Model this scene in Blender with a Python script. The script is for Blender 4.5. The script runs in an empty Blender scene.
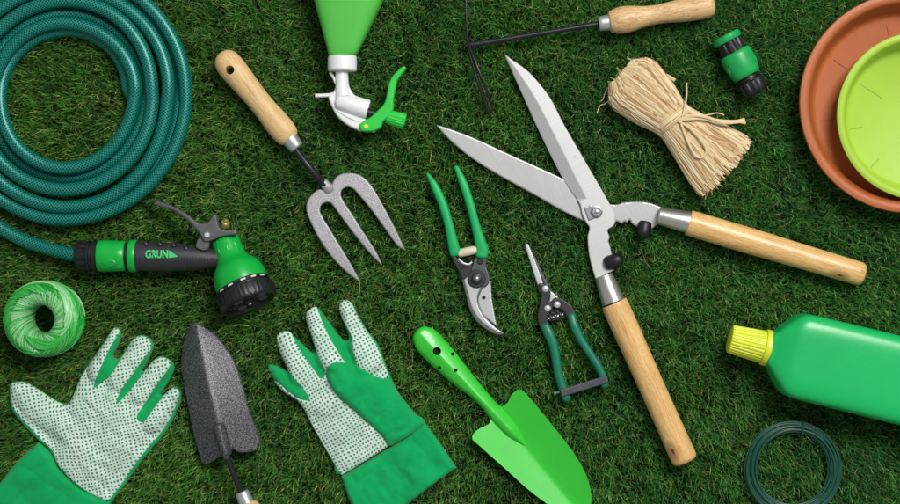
import bpy, bmesh, math, random
import numpy as np
from mathutils import Vector, Matrix

random.seed(7)
rng = np.random.default_rng(11)

# ------------------------------------------------------------------ camera, light, exposure
S = 1.0 / 900.0          # one layout unit (1.11 mm) in metres; the field of view is 1 m wide on the turf
H = 1.90                 # camera height above the turf tips
scene = bpy.context.scene
COL = scene.collection

cam_data = bpy.data.cameras.new('camera')
cam = bpy.data.objects.new('camera', cam_data)
COL.objects.link(cam)
cam.location = (0, 0, H)
cam.rotation_euler = (0, 0, 0)
cam_data.sensor_fit = 'HORIZONTAL'
cam_data.angle = 2 * math.atan(0.5 / H)
cam_data.clip_end = 100
cam_data.clip_start = 0.05
scene.camera = cam

world = bpy.data.worlds.new('World')
scene.world = world
world.use_nodes = True
bgn = world.node_tree.nodes['Background']
bgn.inputs['Color'].default_value = (0.94, 0.97, 1.0, 1)
bgn.inputs['Strength'].default_value = 0.29


def softbox(name, loc, size, power, col):
    d = bpy.data.lights.new(name, 'AREA')
    d.shape = 'SQUARE'
    d.size = size
    d.energy = power
    d.color = col
    o = bpy.data.objects.new(name, d)
    COL.objects.link(o)
    o.location = loc
    o.rotation_euler = (Vector((0, 0, 0)) - Vector(loc)).to_track_quat('-Z', 'Y').to_euler()
    return o


softbox('softbox_key', (1.05, 1.50, 2.80), 1.25, 112, (1.0, 0.985, 0.96))

vs = scene.view_settings
vs.view_transform = 'Standard'
vs.look = 'None'
vs.exposure = 0.0
vs.gamma = 1.0
vs.use_curve_mapping = False
scene.cycles.use_denoising = True
scene.cycles.max_bounces = 6

# ------------------------------------------------------------------ small maths helpers


def lin(r, g, b):
    f = lambda c: (c / 255 / 12.92) if c / 255 <= 0.04045 else ((c / 255 + 0.055) / 1.055) ** 2.4
    return (f(r), f(g), f(b), 1.0)


def P(x, y, z=0.0, zr=0.0):
    """layout point (units, y down) -> metres on the turf"""
    k = (H - zr * S) / H
    return Vector(((x - 450) * S * k, (252 - y) * S * k, z * S))


_tab = np.random.default_rng(5).random((256, 256))


def vnoise(x, y, seed=0):
    x = np.asarray(x, float) + seed * 17.31
    y = np.asarray(y, float) + seed * 9.77
    xi = np.floor(x).astype(int); yi = np.floor(y).astype(int)
    fx = x - xi; fy = y - yi
    fx = fx * fx * (3 - 2 * fx); fy = fy * fy * (3 - 2 * fy)
    g = lambda a, b: _tab[a & 255, b & 255]
    return ((g(xi, yi) * (1 - fx) + g(xi + 1, yi) * fx) * (1 - fy) +
            (g(xi, yi + 1) * (1 - fx) + g(xi + 1, yi + 1) * fx) * fy)


def cr(pts, k=5, closed=True):
    """Catmull-Rom through points; a point with a third value 1 stays a corner (2D only)"""
    n = len(pts)
    P_ = [np.array(p[:2], float) for p in pts]
    sh = [len(p) > 2 and p[2] == 1 for p in pts]
    out = []
    m = n if closed else n - 1
    for i in range(m):
        p1, p2 = P_[i], P_[(i + 1) % n]
        p0 = P_[i - 1] if (closed or i > 0) else p1
        p3 = P_[(i + 2) % n] if (closed or i + 2 < n) else p2
        if sh[i]: p0 = p1 - (p2 - p1)
        if sh[(i + 1) % n]: p3 = p2 + (p2 - p1)
        for j in range(k):
            t = j / k
            out.append(0.5 * ((2 * p1) + (-p0 + p2) * t + (2 * p0 - 5 * p1 + 4 * p2 - p3) * t * t +
                              (-p0 + 3 * p1 - 3 * p2 + p3) * t ** 3))
    if not closed: out.append(P_[-1])
    return np.array(out)


def spl(pts, k=6):
    """open Catmull-Rom in any dimension"""
    A = np.array(pts, float)
    n = len(A); out = []
    for i in range(n - 1):
        p1, p2 = A[i], A[i + 1]
        p0 = A[i - 1] if i else 2 * p1 - p2
        p3 = A[i + 2] if i + 2 < n else 2 * p2 - p1
        for j in range(k):
            t = j / k
            out.append(0.5 * ((2 * p1) + (-p0 + p2) * t + (2 * p0 - 5 * p1 + 4 * p2 - p3) * t * t +
                              (-p0 + 3 * p1 - 3 * p2 + p3) * t ** 3))
    out.append(A[-1])
    return np.array(out)


def circ(x, y, r, n=20):
    return np.array([(x + r * math.cos(a), y + r * math.sin(a)) for a in np.linspace(0, 2 * math.pi, n, endpoint=False)])


def pip(loop, x, y):
    ins = np.zeros(np.shape(x), bool)
    n = len(loop)
    for i in range(n):
        x1, y1 = loop[i]; x2, y2 = loop[(i + 1) % n]
        if y1 == y2: continue
        c = ((y1 > y) != (y2 > y)) & (x < (x2 - x1) * (y - y1) / (y2 - y1) + x1)
        ins ^= c
    return ins


def sdf(loops, X, Y):
    """signed distance (inside > 0) and nearest outline point"""
    A = np.concatenate([np.asarray(l, float) for l in loops])
    B = np.concatenate([np.roll(np.asarray(l, float), -1, axis=0) for l in loops])
    best = np.full(X.shape, 1e18); nx = np.zeros_like(X); ny = np.zeros_like(Y)
    ins = np.zeros(X.shape, bool)
    for (ax, ay), (bx, by) in zip(A, B):
        dx, dy = bx - ax, by - ay
        L = dx * dx + dy * dy
        if L < 1e-12: continue
        t = np.clip(((X - ax) * dx + (Y - ay) * dy) / L, 0, 1)
        qx, qy = ax + t * dx, ay + t * dy
        d2 = (X - qx) ** 2 + (Y - qy) ** 2
        m = d2 < best
        best[m] = d2[m]; nx[m] = qx[m]; ny[m] = qy[m]
    for l in loops: ins ^= pip(l, X, Y)
    d = np.sqrt(best)
    return np.where(ins, d, -d), nx, ny


def rnd(d, b):
    """rounded-edge profile 0..1 over distance b"""
    t = np.clip(d / b, 0, 1)
    return np.sqrt(np.clip(1 - (1 - t) ** 2, 0, 1))


# ------------------------------------------------------------------ shape generators: (verts in layout units, faces, local coords)


def sheet(loops, top, bot, res=1.0):
    if not isinstance(loops, list): loops = [loops]
    al = np.concatenate(loops)
    xs = np.arange(al[:, 0].min() - res * 1.37, al[:, 0].max() + res * 2, res)
    ys = np.arange(al[:, 1].min() - res * 1.41, al[:, 1].max() + res * 2, res)
    X, Y = np.meshgrid(xs, ys)
    d, qx, qy = sdf(loops, X, Y)
    inside = d > 0.3 * res
    keep = inside[:-1, :-1] | inside[1:, :-1] | inside[:-1, 1:] | inside[1:, 1:]
    X = np.where(inside, X, qx); Y = np.where(inside, Y, qy); d = np.where(inside, d, 0.0)
    zt = np.broadcast_to(top(X, Y, d), X.shape); zb = np.broadcast_to(bot(X, Y, d), X.shape)
    ny_, nx_ = X.shape
    idx = np.arange(nx_ * ny_).reshape(ny_, nx_)
    a, b, c, e = idx[:-1, :-1][keep], idx[:-1, 1:][keep], idx[1:, 1:][keep], idx[1:, :-1][keep]
    Q = np.stack([a, b, c, e], 1)
    E = np.concatenate([Q[:, [0, 1]], Q[:, [1, 2]], Q[:, [2, 3]], Q[:, [3, 0]]])
    key = np.sort(E, 1); key = key[:, 0].astype(np.int64) * (nx_ * ny_) + key[:, 1]
    u, inv, cnt = np.unique(key, return_inverse=True, return_counts=True)
    bE = E[cnt[inv] == 1]
    N = nx_ * ny_
    W_ = np.stack([bE[:, 1], bE[:, 0], bE[:, 0] + N, bE[:, 1] + N], 1)
    F = np.concatenate([Q, Q[:, ::-1] + N, W_])
    V = np.concatenate([np.stack([X.ravel(), Y.ravel(), zt.ravel()], 1), np.stack([X.ravel(), Y.ravel(), zb.ravel()], 1)])
    used = np.unique(F)
    remap = np.full(2 * N, -1); remap[used] = np.arange(len(used))
    V = V[used]
    return V, remap[F].tolist(), V.copy()


def plate(loops, z0, z1, b=0.8, res=1.0, extra=None):
    ex = extra or (lambda x, y, d: 0.0)
    return sheet(loops, lambda x, y, d: z1 - b * (1 - rnd(d, b)) + ex(x, y, d),
                 lambda x, y, d: z0 + min(b, (z1 - z0) * .45) * (1 - rnd(d, b)) + ex(x, y, d), res)


def _basis(a):
    # layout space is y-down; work right-handed inside
    a = a / np.linalg.norm(a)
    up = np.array([0, 0, 1.0]) if abs(a[2]) < 0.95 else np.array([0, 1.0, 0])
    e1 = np.cross(up, a); e1 /= np.linalg.norm(e1)
    e2 = np.cross(a, e1)
    return a, e1, e2


def revolve(o, o2, prof, n=32, rmod=None, flat=1.0, cap=True):
    """prof: (h, r) along the axis from o towards o2"""
    o = np.array(o, float); o2 = np.array(o2, float)
    R = lambda p: np.array([p[0], -p[1], p[2]])
    a, e1, e2 = _basis(R(o2) - R(o))
    prof = np.array(prof, float)
    ang = np.linspace(0, 2 * math.pi, n, endpoint=False) + 0.01
    c, s = np.cos(ang), np.sin(ang)
    V = []; L = []
    for h, r in prof:
        rr = np.full(n, r) if rmod is None else r + rmod(h, ang, r)
        V.append(R(o) + a * h + np.outer(rr * c, e1) + np.outer(rr * s * flat, e2))
        L.append(np.stack([np.full(n, h), rr * c, rr * s * flat], 1))
    V = np.concatenate(V); L = np.concatenate(L)
    V = V * np.array([1, -1, 1])
    m = len(prof)
    F = []
    for i in range(m - 1):
        for j in range(n):
            F.append((i * n + j, i * n + (j + 1) % n, (i + 1) * n + (j + 1) % n, (i + 1) * n + j))
    if cap:
        F.append(tuple(range(n - 1, -1, -1))); F.append(tuple((m - 1) * n + j for j in range(n)))
    return V, F, L


def tube(path, rad, n=14, power=2.0, cap=True, close=False):
    path = np.array(path, float) * np.array([1, -1, 1])
    m = len(path)
    if np.isscalar(rad): rad = [(rad, rad)] * m
    rad = np.array([(r, r) if np.isscalar(r) else r for r in rad], float)
    if close:
        T = np.roll(path, -1, 0) - np.roll(path, 1, 0)
    else:
        T = np.gradient(path, axis=0)
    T /= np.linalg.norm(T, axis=1)[:, None] + 1e-12
    s = np.concatenate([[0], np.cumsum(np.linalg.norm(np.diff(path, axis=0), axis=1))])
    a, e1, e2 = _basis(T[0])
    ang = np.linspace(0, 2 * math.pi, n, endpoint=False)
    c = np.sign(np.cos(ang)) * np.abs(np.cos(ang)) ** (2 / power)
    sn = np.sign(np.sin(ang)) * np.abs(np.sin(ang)) ** (2 / power)
    V = []; L = []
    for i in range(m):
        t = T[i]
        if abs(t[2]) < 0.9:
            _, f1, f2 = _basis(t)
            if np.dot(f1, e1) < -0.2 and i: f1, f2 = -f1, -f2
            e1, e2 = f1, f2
        else:
            e1 = e1 - t * np.dot(e1, t); e1 /= np.linalg.norm(e1); e2 = np.cross(t, e1)
        rw, rh = rad[i]
        V.append(path[i] + np.outer(c * rw, e1) + np.outer(sn * rh, e2))
        L.append(np.stack([np.full(n, s[i]), c * rw, sn * rh], 1))
    V = np.concatenate(V) * np.array([1, -1, 1]); L = np.concatenate(L)
    F = []
    for i in range(m if close else m - 1):
        i2 = (i + 1) % m
        for j in range(n):
            F.append((i * n + j, i * n + (j + 1) % n, i2 * n + (j + 1) % n, i2 * n + j))
    if cap and not close:
        F.append(tuple(range(n - 1, -1, -1))); F.append(tuple((m - 1) * n + j for j in range(n)))
    return V, F, L


def join(*ds):
    V = []; F = []; L = []; k = 0
    for v, f, l in ds:
        V.append(v); L.append(l); F += [tuple(int(i) + k for i in q) for q in f]; k += len(v)
    return np.concatenate(V), F, np.concatenate(L)


def taper(path_w, closed_ends=True):
    """[(x,y,z,w,h)...] -> smooth path and radii with rounded ends"""
    A = spl(path_w, 6)
    p = A[:, :3]; r = A[:, 3:5].copy()
    t0 = p[0] - (p[1] - p[0]) / np.linalg.norm(p[1] - p[0]) * r[0].min() * .7
    t1 = p[-1] + (p[-1] - p[-2]) / np.linalg.norm(p[-1] - p[-2]) * r[-1].min() * .7
    f = [(0.05, 0.97), (0.45, .75), (.75, .42)]
    st = [p[0] + (t0 - p[0]) * q for _, q in f]; sr = [r[0] * (w ** .6) for w, _ in f]
    en = [p[-1] + (t1 - p[-1]) * q for _, q in reversed(f)]; er = [r[-1] * (w ** .6) for w, _ in reversed(f)]
    return np.concatenate([st, p, en]), np.concatenate([sr, r, er])


# ------------------------------------------------------------------ scene assembly helpers


def thing(name, label, cat, x, y, group=None):
    o = bpy.data.objects.new(name, None)
    o.empty_display_size = 0.01
    COL.objects.link(o)
    o.location = P(x, y, 0)
    o['label'] = label; o['category'] = cat
    if group: o['group'] = group
    return o


def mesh(name, data, zr=0.0, base=(0, 0, 0), angle=40, merge=True):
    V, F, L = data
    k = (H - zr * S) / H
    W = np.empty((len(V), 3))
    W[:, 0] = (V[:, 0] - 450) * S * k - base[0]
    W[:, 1] = (252 - V[:, 1]) * S * k - base[1]
    W[:, 2] = V[:, 2] * S - base[2]
    me = bpy.data.meshes.new(name)
    me.from_pydata(W.tolist(), [], [tuple(f) for f in F])
    at = me.attributes.new('lp', 'FLOAT_VECTOR', 'POINT')
    at.data.foreach_set('vector', np.ascontiguousarray(L, dtype=np.float32).ravel())
    bm = bmesh.new(); bm.from_mesh(me)
    if merge: bmesh.ops.remove_doubles(bm, verts=bm.verts, dist=0.015 * S)
    bmesh.ops.recalc_face_normals(bm, faces=bm.faces)
    bm.to_mesh(me); bm.free()
    me.polygons.foreach_set('use_smooth', [True] * len(me.polygons))
    me.set_sharp_from_angle(angle=math.radians(angle))
    return me


def part(name, data, mat, parent, zr=0.0, angle=40, merge=True, label=None):
    root = parent
    while root.parent: root = root.parent
    me = mesh(name, data, zr, tuple(root.location), angle, merge)
    me.materials.append(mat)
    o = bpy.data.objects.new(name, me)
    COL.objects.link(o)
    o.parent = parent
    if label: o['label'] = label
    return o


def single(name, data, mat, label, cat, x, y, zr=0.0, angle=40, group=None):
    loc = P(x, y, 0)
    me = mesh(name, data, zr, tuple(loc), angle)
    me.materials.append(mat)
    o = bpy.data.objects.new(name, me)
    o.location = loc
    COL.objects.link(o)
    o['label'] = label; o['category'] = cat
    return o


def drill(o, cutter, zr):
    """cut a real hole through a part"""
    root = o
    while root.parent: root = root.parent
    cm = mesh('cutter', cutter, zr, tuple(root.location))
    co_ = bpy.data.objects.new('cutter', cm)
    COL.objects.link(co_); co_.parent = root
    md = o.modifiers.new('hole', 'BOOLEAN'); md.object = co_; md.operation = 'DIFFERENCE'; md.solver = 'EXACT'
    bpy.context.view_layer.update()
    nm = bpy.data.meshes.new_from_object(o.evaluated_get(bpy.context.evaluated_depsgraph_get()))
    o.modifiers.clear()
    old = o.data; o.data = nm; bpy.data.meshes.remove(old)
    nm.name = o.name
    nm.set_sharp_from_angle(angle=math.radians(40))
    bpy.data.objects.remove(co_); bpy.data.meshes.remove(cm)


# ------------------------------------------------------------------ materials


class NT:
    def __init__(s, name):
        s.m = bpy.data.materials.new(name); s.m.use_nodes = True
        s.t = s.m.node_tree; s.n = s.t.nodes
        s.b = s.n['Principled BSDF']; s.o = s.n['Material Output']

    def __call__(s, typ, **kw):
        nd = s.n.new(typ)
        for k, v in kw.items():
            if k.startswith('_'): setattr(nd, k[1:], v)
            elif isinstance(v, bpy.types.NodeSocket): s.t.links.new(v, nd.inputs[int(k[1:])] if k[0] == 'i' and k[1:].isdigit() else nd.inputs[k])
            else: (nd.inputs[int(k[1:])] if k[0] == 'i' and k[1:].isdigit() else nd.inputs[k]).default_value = v
        return nd

    def lp(s, scale=(1, 1, 1), rot=0.0):
        a = s('ShaderNodeAttribute', _attribute_name='lp')
        m = s('ShaderNodeMapping', Vector=a.outputs['Vector'])
        m.inputs['Scale'].default_value = scale
        m2 = m
        if rot:
            m.inputs['Scale'].default_value = (1, 1, 1)
            m.inputs['Rotation'].default_value = (0, 0, rot)
            m2 = s('ShaderNodeMapping', Vector=m.outputs[0]); m2.inputs['Scale'].default_value = scale
        return m2.outputs[0]

    def noise(s, vec, scale=1.0, detail=2.0, rough=.5, dist=0.0):
        return s('ShaderNodeTexNoise', Vector=vec, Scale=scale, Detail=detail, Roughness=rough, Distortion=dist).outputs[0]

    def math(s, op, a, b=0.0, c=None):
        nd = s('ShaderNodeMath', _operation=op, i0=a, i1=b)
        if c is not None: nd.inputs[2].default_value = c
        return nd.outputs[0]

    def ramp(s, fac, stops, interp='LINEAR'):
        r = s('ShaderNodeValToRGB', Fac=fac)
        r.color_ramp.interpolation = interp
        el = r.color_ramp.elements
        while len(el) < len(stops): el.new(0.5)
        for e, (p, c) in zip(el, stops): e.position = p; e.color = c
        return r.outputs[0]

    def mix(s, fac, a, b, blend='MIX'):
        nd = s('ShaderNodeMix', _data_type='RGBA', _blend_type=blend)
        for i, v in ((0, fac), (6, a), (7, b)):
            if isinstance(v, bpy.types.NodeSocket): s.t.links.new(v, nd.inputs[i])
            else: nd.inputs[i].default_value = v
        return nd.outputs[2]

    def bump(s, h, strength, dist=0.001):
        nd = s('ShaderNodeBump', Strength=strength, Distance=dist, Height=h)
        s.t.links.new(nd.outputs[0], s.b.inputs['Normal'])

    def set(s, **kw):
        for k, v in kw.items():
            k = k.replace('_', ' ')
            if isinstance(v, bpy.types.NodeSocket): s.t.links.new(v, s.b.inputs[k])
            else: s.b.inputs[k].default_value = v
        return s.m


def sc(c, f): return (min(c[0] * f, 1), min(c[1] * f, 1), min(c[2] * f, 1), 1)


def plain(name, col, rough=.4, metal=0.0, var=.10, vs_=.06, bump=.0, bs=.6, coat=0.0, sss=0.0, spec=.5):
    t = NT(name)
    n1 = t.noise(t.lp(), vs_, 4, .6)
    c = t.ramp(n1, [(.3, sc(col, 1 - var)), (.7, sc(col, 1 + var))])
    n2 = t.noise(t.lp(), .35, 3, .6)
    r = t('ShaderNodeMapRange', Value=n2); r.inputs['To Min'].default_value = max(rough - .07, .03); r.inputs['To Max'].default_value = rough + .09
    if bump: t.bump(t.noise(t.lp(), bs, 3, .6), bump, .0006)
    t.set(Base_Color=c, Roughness=r.outputs[0], Metallic=metal, Coat_Weight=coat, Specular_IOR_Level=spec)
    if sss:
        t.set(Subsurface_Weight=sss, Subsurface_Radius=(.004, .008, .004), Subsurface_Scale=1.0)
    return t.m


def wood(name, c_dark, c_mid, c_light, scale=1.0, rough=.42, knot=None, fig=1.0):
    t = NT(name)
    v = t.lp((.018 * scale, .10 * scale, .10 * scale))
    rings = t.noise(v, 1.6, 2, .5, .8)
    w = t.math('FRACT', t.math('MULTIPLY', rings, 7.0))
    w = t.math('ABSOLUTE', t.math('SUBTRACT', w, .5))
    c1 = t.ramp(w, [(0.0, c_mid), (.30, c_light), (.5, c_mid)])
    fine = t.noise(t.lp((.03, .9, .9)), 1.0, 4, .7)
    c2 = t.ramp(fine, [(.30, c_dark), (.52, (1, 1, 1, 1))])
    c = t.mix(.78, c1, c2, 'MULTIPLY')
    if fig > 1: c = t.mix(t.ramp(w, [(.02, (.55, .55, .55, 1)), (.16, (0, 0, 0, 1))]), c, c_dark)
    big = t.noise(t.lp((.02, .05, .05)), 1.0, 2)
    c = t.mix(t.math('MULTIPLY', big, .45), c, c_dark)
    speck = t.noise(t.lp((.25, .6, .6)), 1.0, 2, .5)
    c = t.mix(t.ramp(speck, [(.68, (0, 0, 0, 1)), (.74, (.35, .35, .35, 1))]), c, sc(c_dark, .6))
    if knot:
        a = t('ShaderNodeAttribute', _attribute_name='lp')
        wn = t('ShaderNodeTexNoise', Vector=a.outputs['Vector'], Scale=.3, Detail=2)
        vm = t('ShaderNodeVectorMath', _operation='MULTIPLY_ADD', i0=wn.outputs['Color']); vm.inputs[1].default_value = (4, 2, 2)
        t.t.links.new(a.outputs['Vector'], vm.inputs[2])
        vd = t('ShaderNodeVectorMath', _operation='SUBTRACT', i0=vm.outputs[0]); vd.inputs[1].default_value = (knot[0] + 2, knot[1] + 1, knot[2] + 1)
        vsx = t('ShaderNodeVectorMath', _operation='MULTIPLY', i0=vd.outputs[0]); vsx.inputs[1].default_value = (.5, 1, 1)
        ln_ = t('ShaderNodeVectorMath', _operation='LENGTH', i0=vsx.outputs[0])
        kf = t.ramp(t.math('DIVIDE', ln_.outputs['Value'], 8.0), [(.12, (1, 1, 1, 1)), (.30, (.35, .35, .35, 1)), (.42, (.5, .5, .5, 1)), (.8, (0, 0, 0, 1))])
        c = t.mix(kf, c, G(104, 54, 22))
    t.bump(fine, .18, .0004)
    return t.set(Base_Color=c, Roughness=rough, Specular_IOR_Level=.45)


def brushed(name, col, rough=.38, ang=0.0, metal=.85, con=1.0, fr=1.0):
    t = NT(name)
    v = t.lp((.02, fr, .2), ang)
    st = t.noise(v, 1.0, 4, .7)
    cl = t.noise(t.lp(), .05, 3)
    c = t.ramp(st, [(.25, sc(col, 1 - .08 * con)), (.75, sc(col, 1 + .05 * con))])
    c = t.mix(t.math('MULTIPLY', cl, .2), c, sc(col, .78))
    r = t('ShaderNodeMapRange', Value=cl); r.inputs['To Min'].default_value = rough - .06; r.inputs['To Max'].default_value = rough + .10
    t.bump(st, .04, .0003)
    return t.set(Base_Color=c, Roughness=r.outputs[0], Metallic=metal)


def hammered(name, c_lo, c_hi, lo, hi, scale=.55, metal=.35, rough=.42):
    t = NT(name)
    n = t.noise(t.lp(), scale, 3, .65, .4)
    c = t.ramp(n, [(lo, c_lo), (hi, c_hi)])
    t.bump(n, .45, .0008)
    return t.set(Base_Color=c, Roughness=rough, Metallic=metal)


G = lin
M = {}
M['steel'] = brushed('shear_steel', G(198, 198, 196), .40, math.radians(28), .5, 1.2, .9)
M['steel2'] = brushed('shear_steel_ground', G(178, 178, 177), .40, math.radians(-62), .5, 1.4, .9)
M['chrome'] = plain('satin_ferrule', G(205, 203, 198), .30, .85, .08)
M['alu'] = plain('fork_ferrule_metal', G(205, 207, 210), .36, .75, .10)
M['nut'] = plain('bolt_metal', G(165, 167, 170), .3, .9, .15, .3)
M['wood_shear'] = wood('varnished_wood', G(188, 134, 70), G(228, 184, 116), G(244, 210, 148), 1.0, .30, knot=(158, -8, 9))
M['wood_fork'] = wood('raw_beech', G(184, 142, 84), G(224, 190, 134), G(238, 208, 156), 1.2, .5)
M['wood_cult'] = wood('figured_ash', G(176, 130, 76), G(224, 184, 128), G(240, 208, 160), .9, .45, fig=2)
M['bumper'] = plain('black_rubber', G(22, 22, 25), .42, 0, .2)
M['blackpl'] = plain('black_plastic', G(24, 25, 27), .42, 0, .2, .1, .1)
M['greypl'] = plain('grey_trigger_plastic', G(88, 87, 89), .46, 0, .1, .1, .15, 1.2)
M['grip'] = plain('dark_grip_rubber', G(44, 44, 48), .5, 0, .14, .1, .12, 1.0)
M['grn_noz'] = plain('nozzle_green_plastic', G(10, 172, 62), .30, 0, .06, .05, sss=.05)
M['grn_con'] = plain('connector_green_plastic', G(22, 160, 78), .36, 0, .08, .08, .08, .8)
M['brass'] = plain('brass_metal', G(214, 196, 122), .3, .8, .2, .4)
M['whitepl'] = plain('white_plastic', G(228, 229, 230), .38, 0, .03, .05, sss=.08)
M['spraygrn'] = plain('spray_bottle_green', G(84, 188, 72), .42, 0, .03, .02, sss=.15)
M['triggrn'] = plain('spray_trigger_green', G(42, 196, 66), .36, 0, .06, .08, .08, .8)
M['bottlegrn'] = plain('big_bottle_green', G(18, 180, 96), .30, 0, .06, .012, .05, .15, sss=.2)
M['capyel'] = plain('cap_yellow_green', G(214, 224, 52), .42, 0, .05, .05, sss=.1)
M['terra'] = plain('terracotta_plastic', G(174, 94, 46), .50, 0, .06, .03, .08, .8)
M['lime'] = plain('lime_plastic', G(164, 200, 60), .52, 0, .04, .02, .05, .6, sss=.1)
M['terra_rib'] = plain('terracotta_rib', G(160, 88, 52), .5, 0, .06)
M['lime_rib'] = plain('lime_rib', G(152, 188, 50), .45, 0, .06)
M['secgrn'] = plain('secateur_green_grip', G(4, 168, 90), .46, 0, .08, .08, .12, .7)
M['snipgrn'] = plain('snip_green_grip', G(6, 112, 84), .38, 0, .12, .08, .15, .7)
M['gun'] = plain('gunmetal', G(84, 86, 90), .40, .55, .18, .12, .2, .8)
M['gundark'] = plain('dark_gunmetal', G(52, 52, 56), .42, .4, .2, .15, .2, .8)
M['secsteel'] = brushed('secateur_steel', G(205, 206, 206), .36, math.radians(70), .7)
M['edge'] = plain('blade_rim_steel', G(118, 120, 120), .35, .8, .15, .2)
M['cream'] = plain('cream_spring_sleeve', G(216, 202, 176), .5, 0, .1)
M['shaft'] = plain('black_enamel_shaft', G(38, 40, 43), .32, .3, .2, .1, .15, .8)
M['rivet'] = plain('rivet_metal', G(226, 226, 228), .3, .6, .1, .3)
M['grntrowel'] = plain('trowel_gloss_green', G(56, 200, 56), .34, 0, .05, .03, .06, .25, coat=.2)
M['hole'] = plain('hole_dark', G(18, 34, 14), .9, 0, .2)  # dark colour standing in for the shade inside holes
t = NT('glove_green_cloth')
tw_ = t('ShaderNodeTexWave', Vector=t.lp((1, 1, 1), math.radians(35)), Scale=.42, Distortion=1.2, Detail=2)
nz_ = t.noise(t.lp(), .9, 3, .65)
c = t.ramp(t.noise(t.lp(), .06, 4, .6), [(.3, G(6, 160, 86)), (.7, G(12, 174, 96))])
c = t.mix(t.math('MULTIPLY', tw_.outputs['Fac'], .16), c, G(0, 110, 58))
t.bump(t.math('ADD', tw_.outputs['Fac'], nz_), .35, .0006)
M['cloth'] = t.set(Base_Color=c, Roughness=.88, Specular_IOR_Level=.15, Sheen_Weight=.15)
M['wire'] = plain('coated_green_wire', G(20, 74, 58), .40, 0, .18, .06, spec=.5)
M['white_mark'] = plain('white_print', G(220, 220, 220), .6)
M['logo'] = plain('green_print', G(62, 200, 110), .5)
M['fork'] = hammered('fork_hammer_paint', G(120, 118, 122), G(194, 191, 194), .34, .62, 1.15, .35, .40)
M['btrowel'] = hammered('trowel_hammer_paint', G(40, 40, 44), G(120, 119, 125), .40, .66, .82, .4, .34)

# hose: braid under clear sleeve
t = NT('braided_hose')
a = t('ShaderNodeAttribute', _attribute_name='lp')
sp = t('ShaderNodeSeparateXYZ', Vector=a.outputs['Vector'])
an = t.math('MULTIPLY', t.math('ARCTAN2', sp.outputs[2], sp.outputs[1]), 11.0)
ul = t.math('MULTIPLY', sp.outputs[0], 2 * math.pi / 3.1)
s1 = t.math('SINE', t.math('ADD', ul, an)); s2 = t.math('SINE', t.math('SUBTRACT', ul, an))
mx = t.math('MAXIMUM', s1, s2)
mp = t('ShaderNodeMapRange', Value=mx); mp.inputs['From Min'].default_value = -.1; mp.inputs['From Max'].default_value = 1
big = t.noise(t.lp((.02, .1, .1)), 1.0, 3)
c = t.ramp(mp.outputs[0], [(.35, G(0, 38, 35)), (.80, G(0, 90, 79)), (1.0, G(10, 164, 142))])
c = t.mix(t.math('MULTIPLY', big, .3), c, G(0, 72, 70))
t.bump(mp.outputs[0], .15, .0005)
M['hose'] = t.set(Base_Color=c, Roughness=.38, Specular_IOR_Level=.9, Specular_Tint=(.45, 1.0, .92, 1), Coat_Weight=.06, Coat_Roughness=.12)


# dotted glove cloth
def dotted(name, rot, scale):
    t = NT(name)
    a = t('ShaderNodeAttribute', _attribute_name='lp')
    wn = t('ShaderNodeTexNoise', Vector=a.outputs['Vector'], Scale=.035, Detail=2)
    off = t('ShaderNodeVectorMath', _operation='MULTIPLY_ADD', i0=wn.outputs['Color'])
    off.inputs[1].default_value = (9, 9, 0); t.t.links.new(a.outputs['Vector'], off.inputs[2])
    m = t('ShaderNodeMapping', Vector=off.outputs[0]); m.inputs['Rotation'].default_value = (0, 0, rot)
    vo = t('ShaderNodeTexVoronoi', Vector=m.outputs[0], Scale=1 / scale, Randomness=0.06, _voronoi_dimensions='2D')
    dot = t.ramp(vo.outputs['Distance'], [(.20, (1, 1, 1, 1)), (.36, (0, 0, 0, 1))])
    big = t.noise(t.lp(), .05, 3)
    base = t.ramp(big, [(.3, G(186, 216, 196)), (.7, G(214, 232, 218))])
    c = t.mix(dot, base, G(78, 118, 98))
    t.bump(t.math('ADD', t.math('MULTIPLY', dot, .5), t.noise(t.lp(), .9, 3)), .4, .0007)
    return t.set(Base_Color=c, Roughness=.85, Specular_IOR_Level=.2)


M['dot_l'] = dotted('dotted_palm_cloth_a', math.radians(12), 3.6)
M['dot_r'] = dotted('dotted_palm_cloth_b', math.radians(30), 3.6)


def attrcol(name, rough, spec=.3, trans=0.0, bump=0):
    t = NT(name)
    a = t('ShaderNodeAttribute', _attribute_name='tint')
    t.set(Base_Color=a.outputs['Color'], Roughness=rough, Specular_IOR_Level=spec)
    if trans:
        tr = t('ShaderNodeBsdfTranslucent', Color=a.outputs['Color'])
        mx = t('ShaderNodeMixShader', i0=trans, i1=t.b.outputs[0], i2=tr.outputs[0])
        t.t.links.new(mx.outputs[0], t.o.inputs['Surface'])
    return t.m


M['straw'] = attrcol('raffia_straw', .65, .3, .15)
M['twine'] = attrcol('plastic_twine', .30, .6, .25)
M['grass'] = attrcol('turf_blades', .50, .35, .32)
t = NT('turf_backing')
gco = t('ShaderNodeTexCoord')
M['soil'] = t.set(Base_Color=t.ramp(t.noise(gco.outputs['Object'], 160.0, 4), [(.3, G(22, 40, 16)), (.7, G(44, 68, 28))]), Roughness=.95)


def tint(o, cols):
    at = o.data.color_attributes.new('tint', 'FLOAT_COLOR', 'POINT')
    at.data.foreach_set('color', np.ascontiguousarray(cols, dtype=np.float32).ravel())


# ================================================================== the turf backing
GZ = -20.0
me = bpy.data.meshes.new('lawn')
me.from_pydata([(-4, -4, 0), (4, -4, 0), (4, 4, 0), (-4, 4, 0)], [], [(0, 1, 2, 3)])
me.materials.append(M['soil'])
lawn = bpy.data.objects.new('lawn', me)
lawn.location = (0, 0, GZ * S)
COL.objects.link(lawn)
lawn['kind'] = 'structure'

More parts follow.
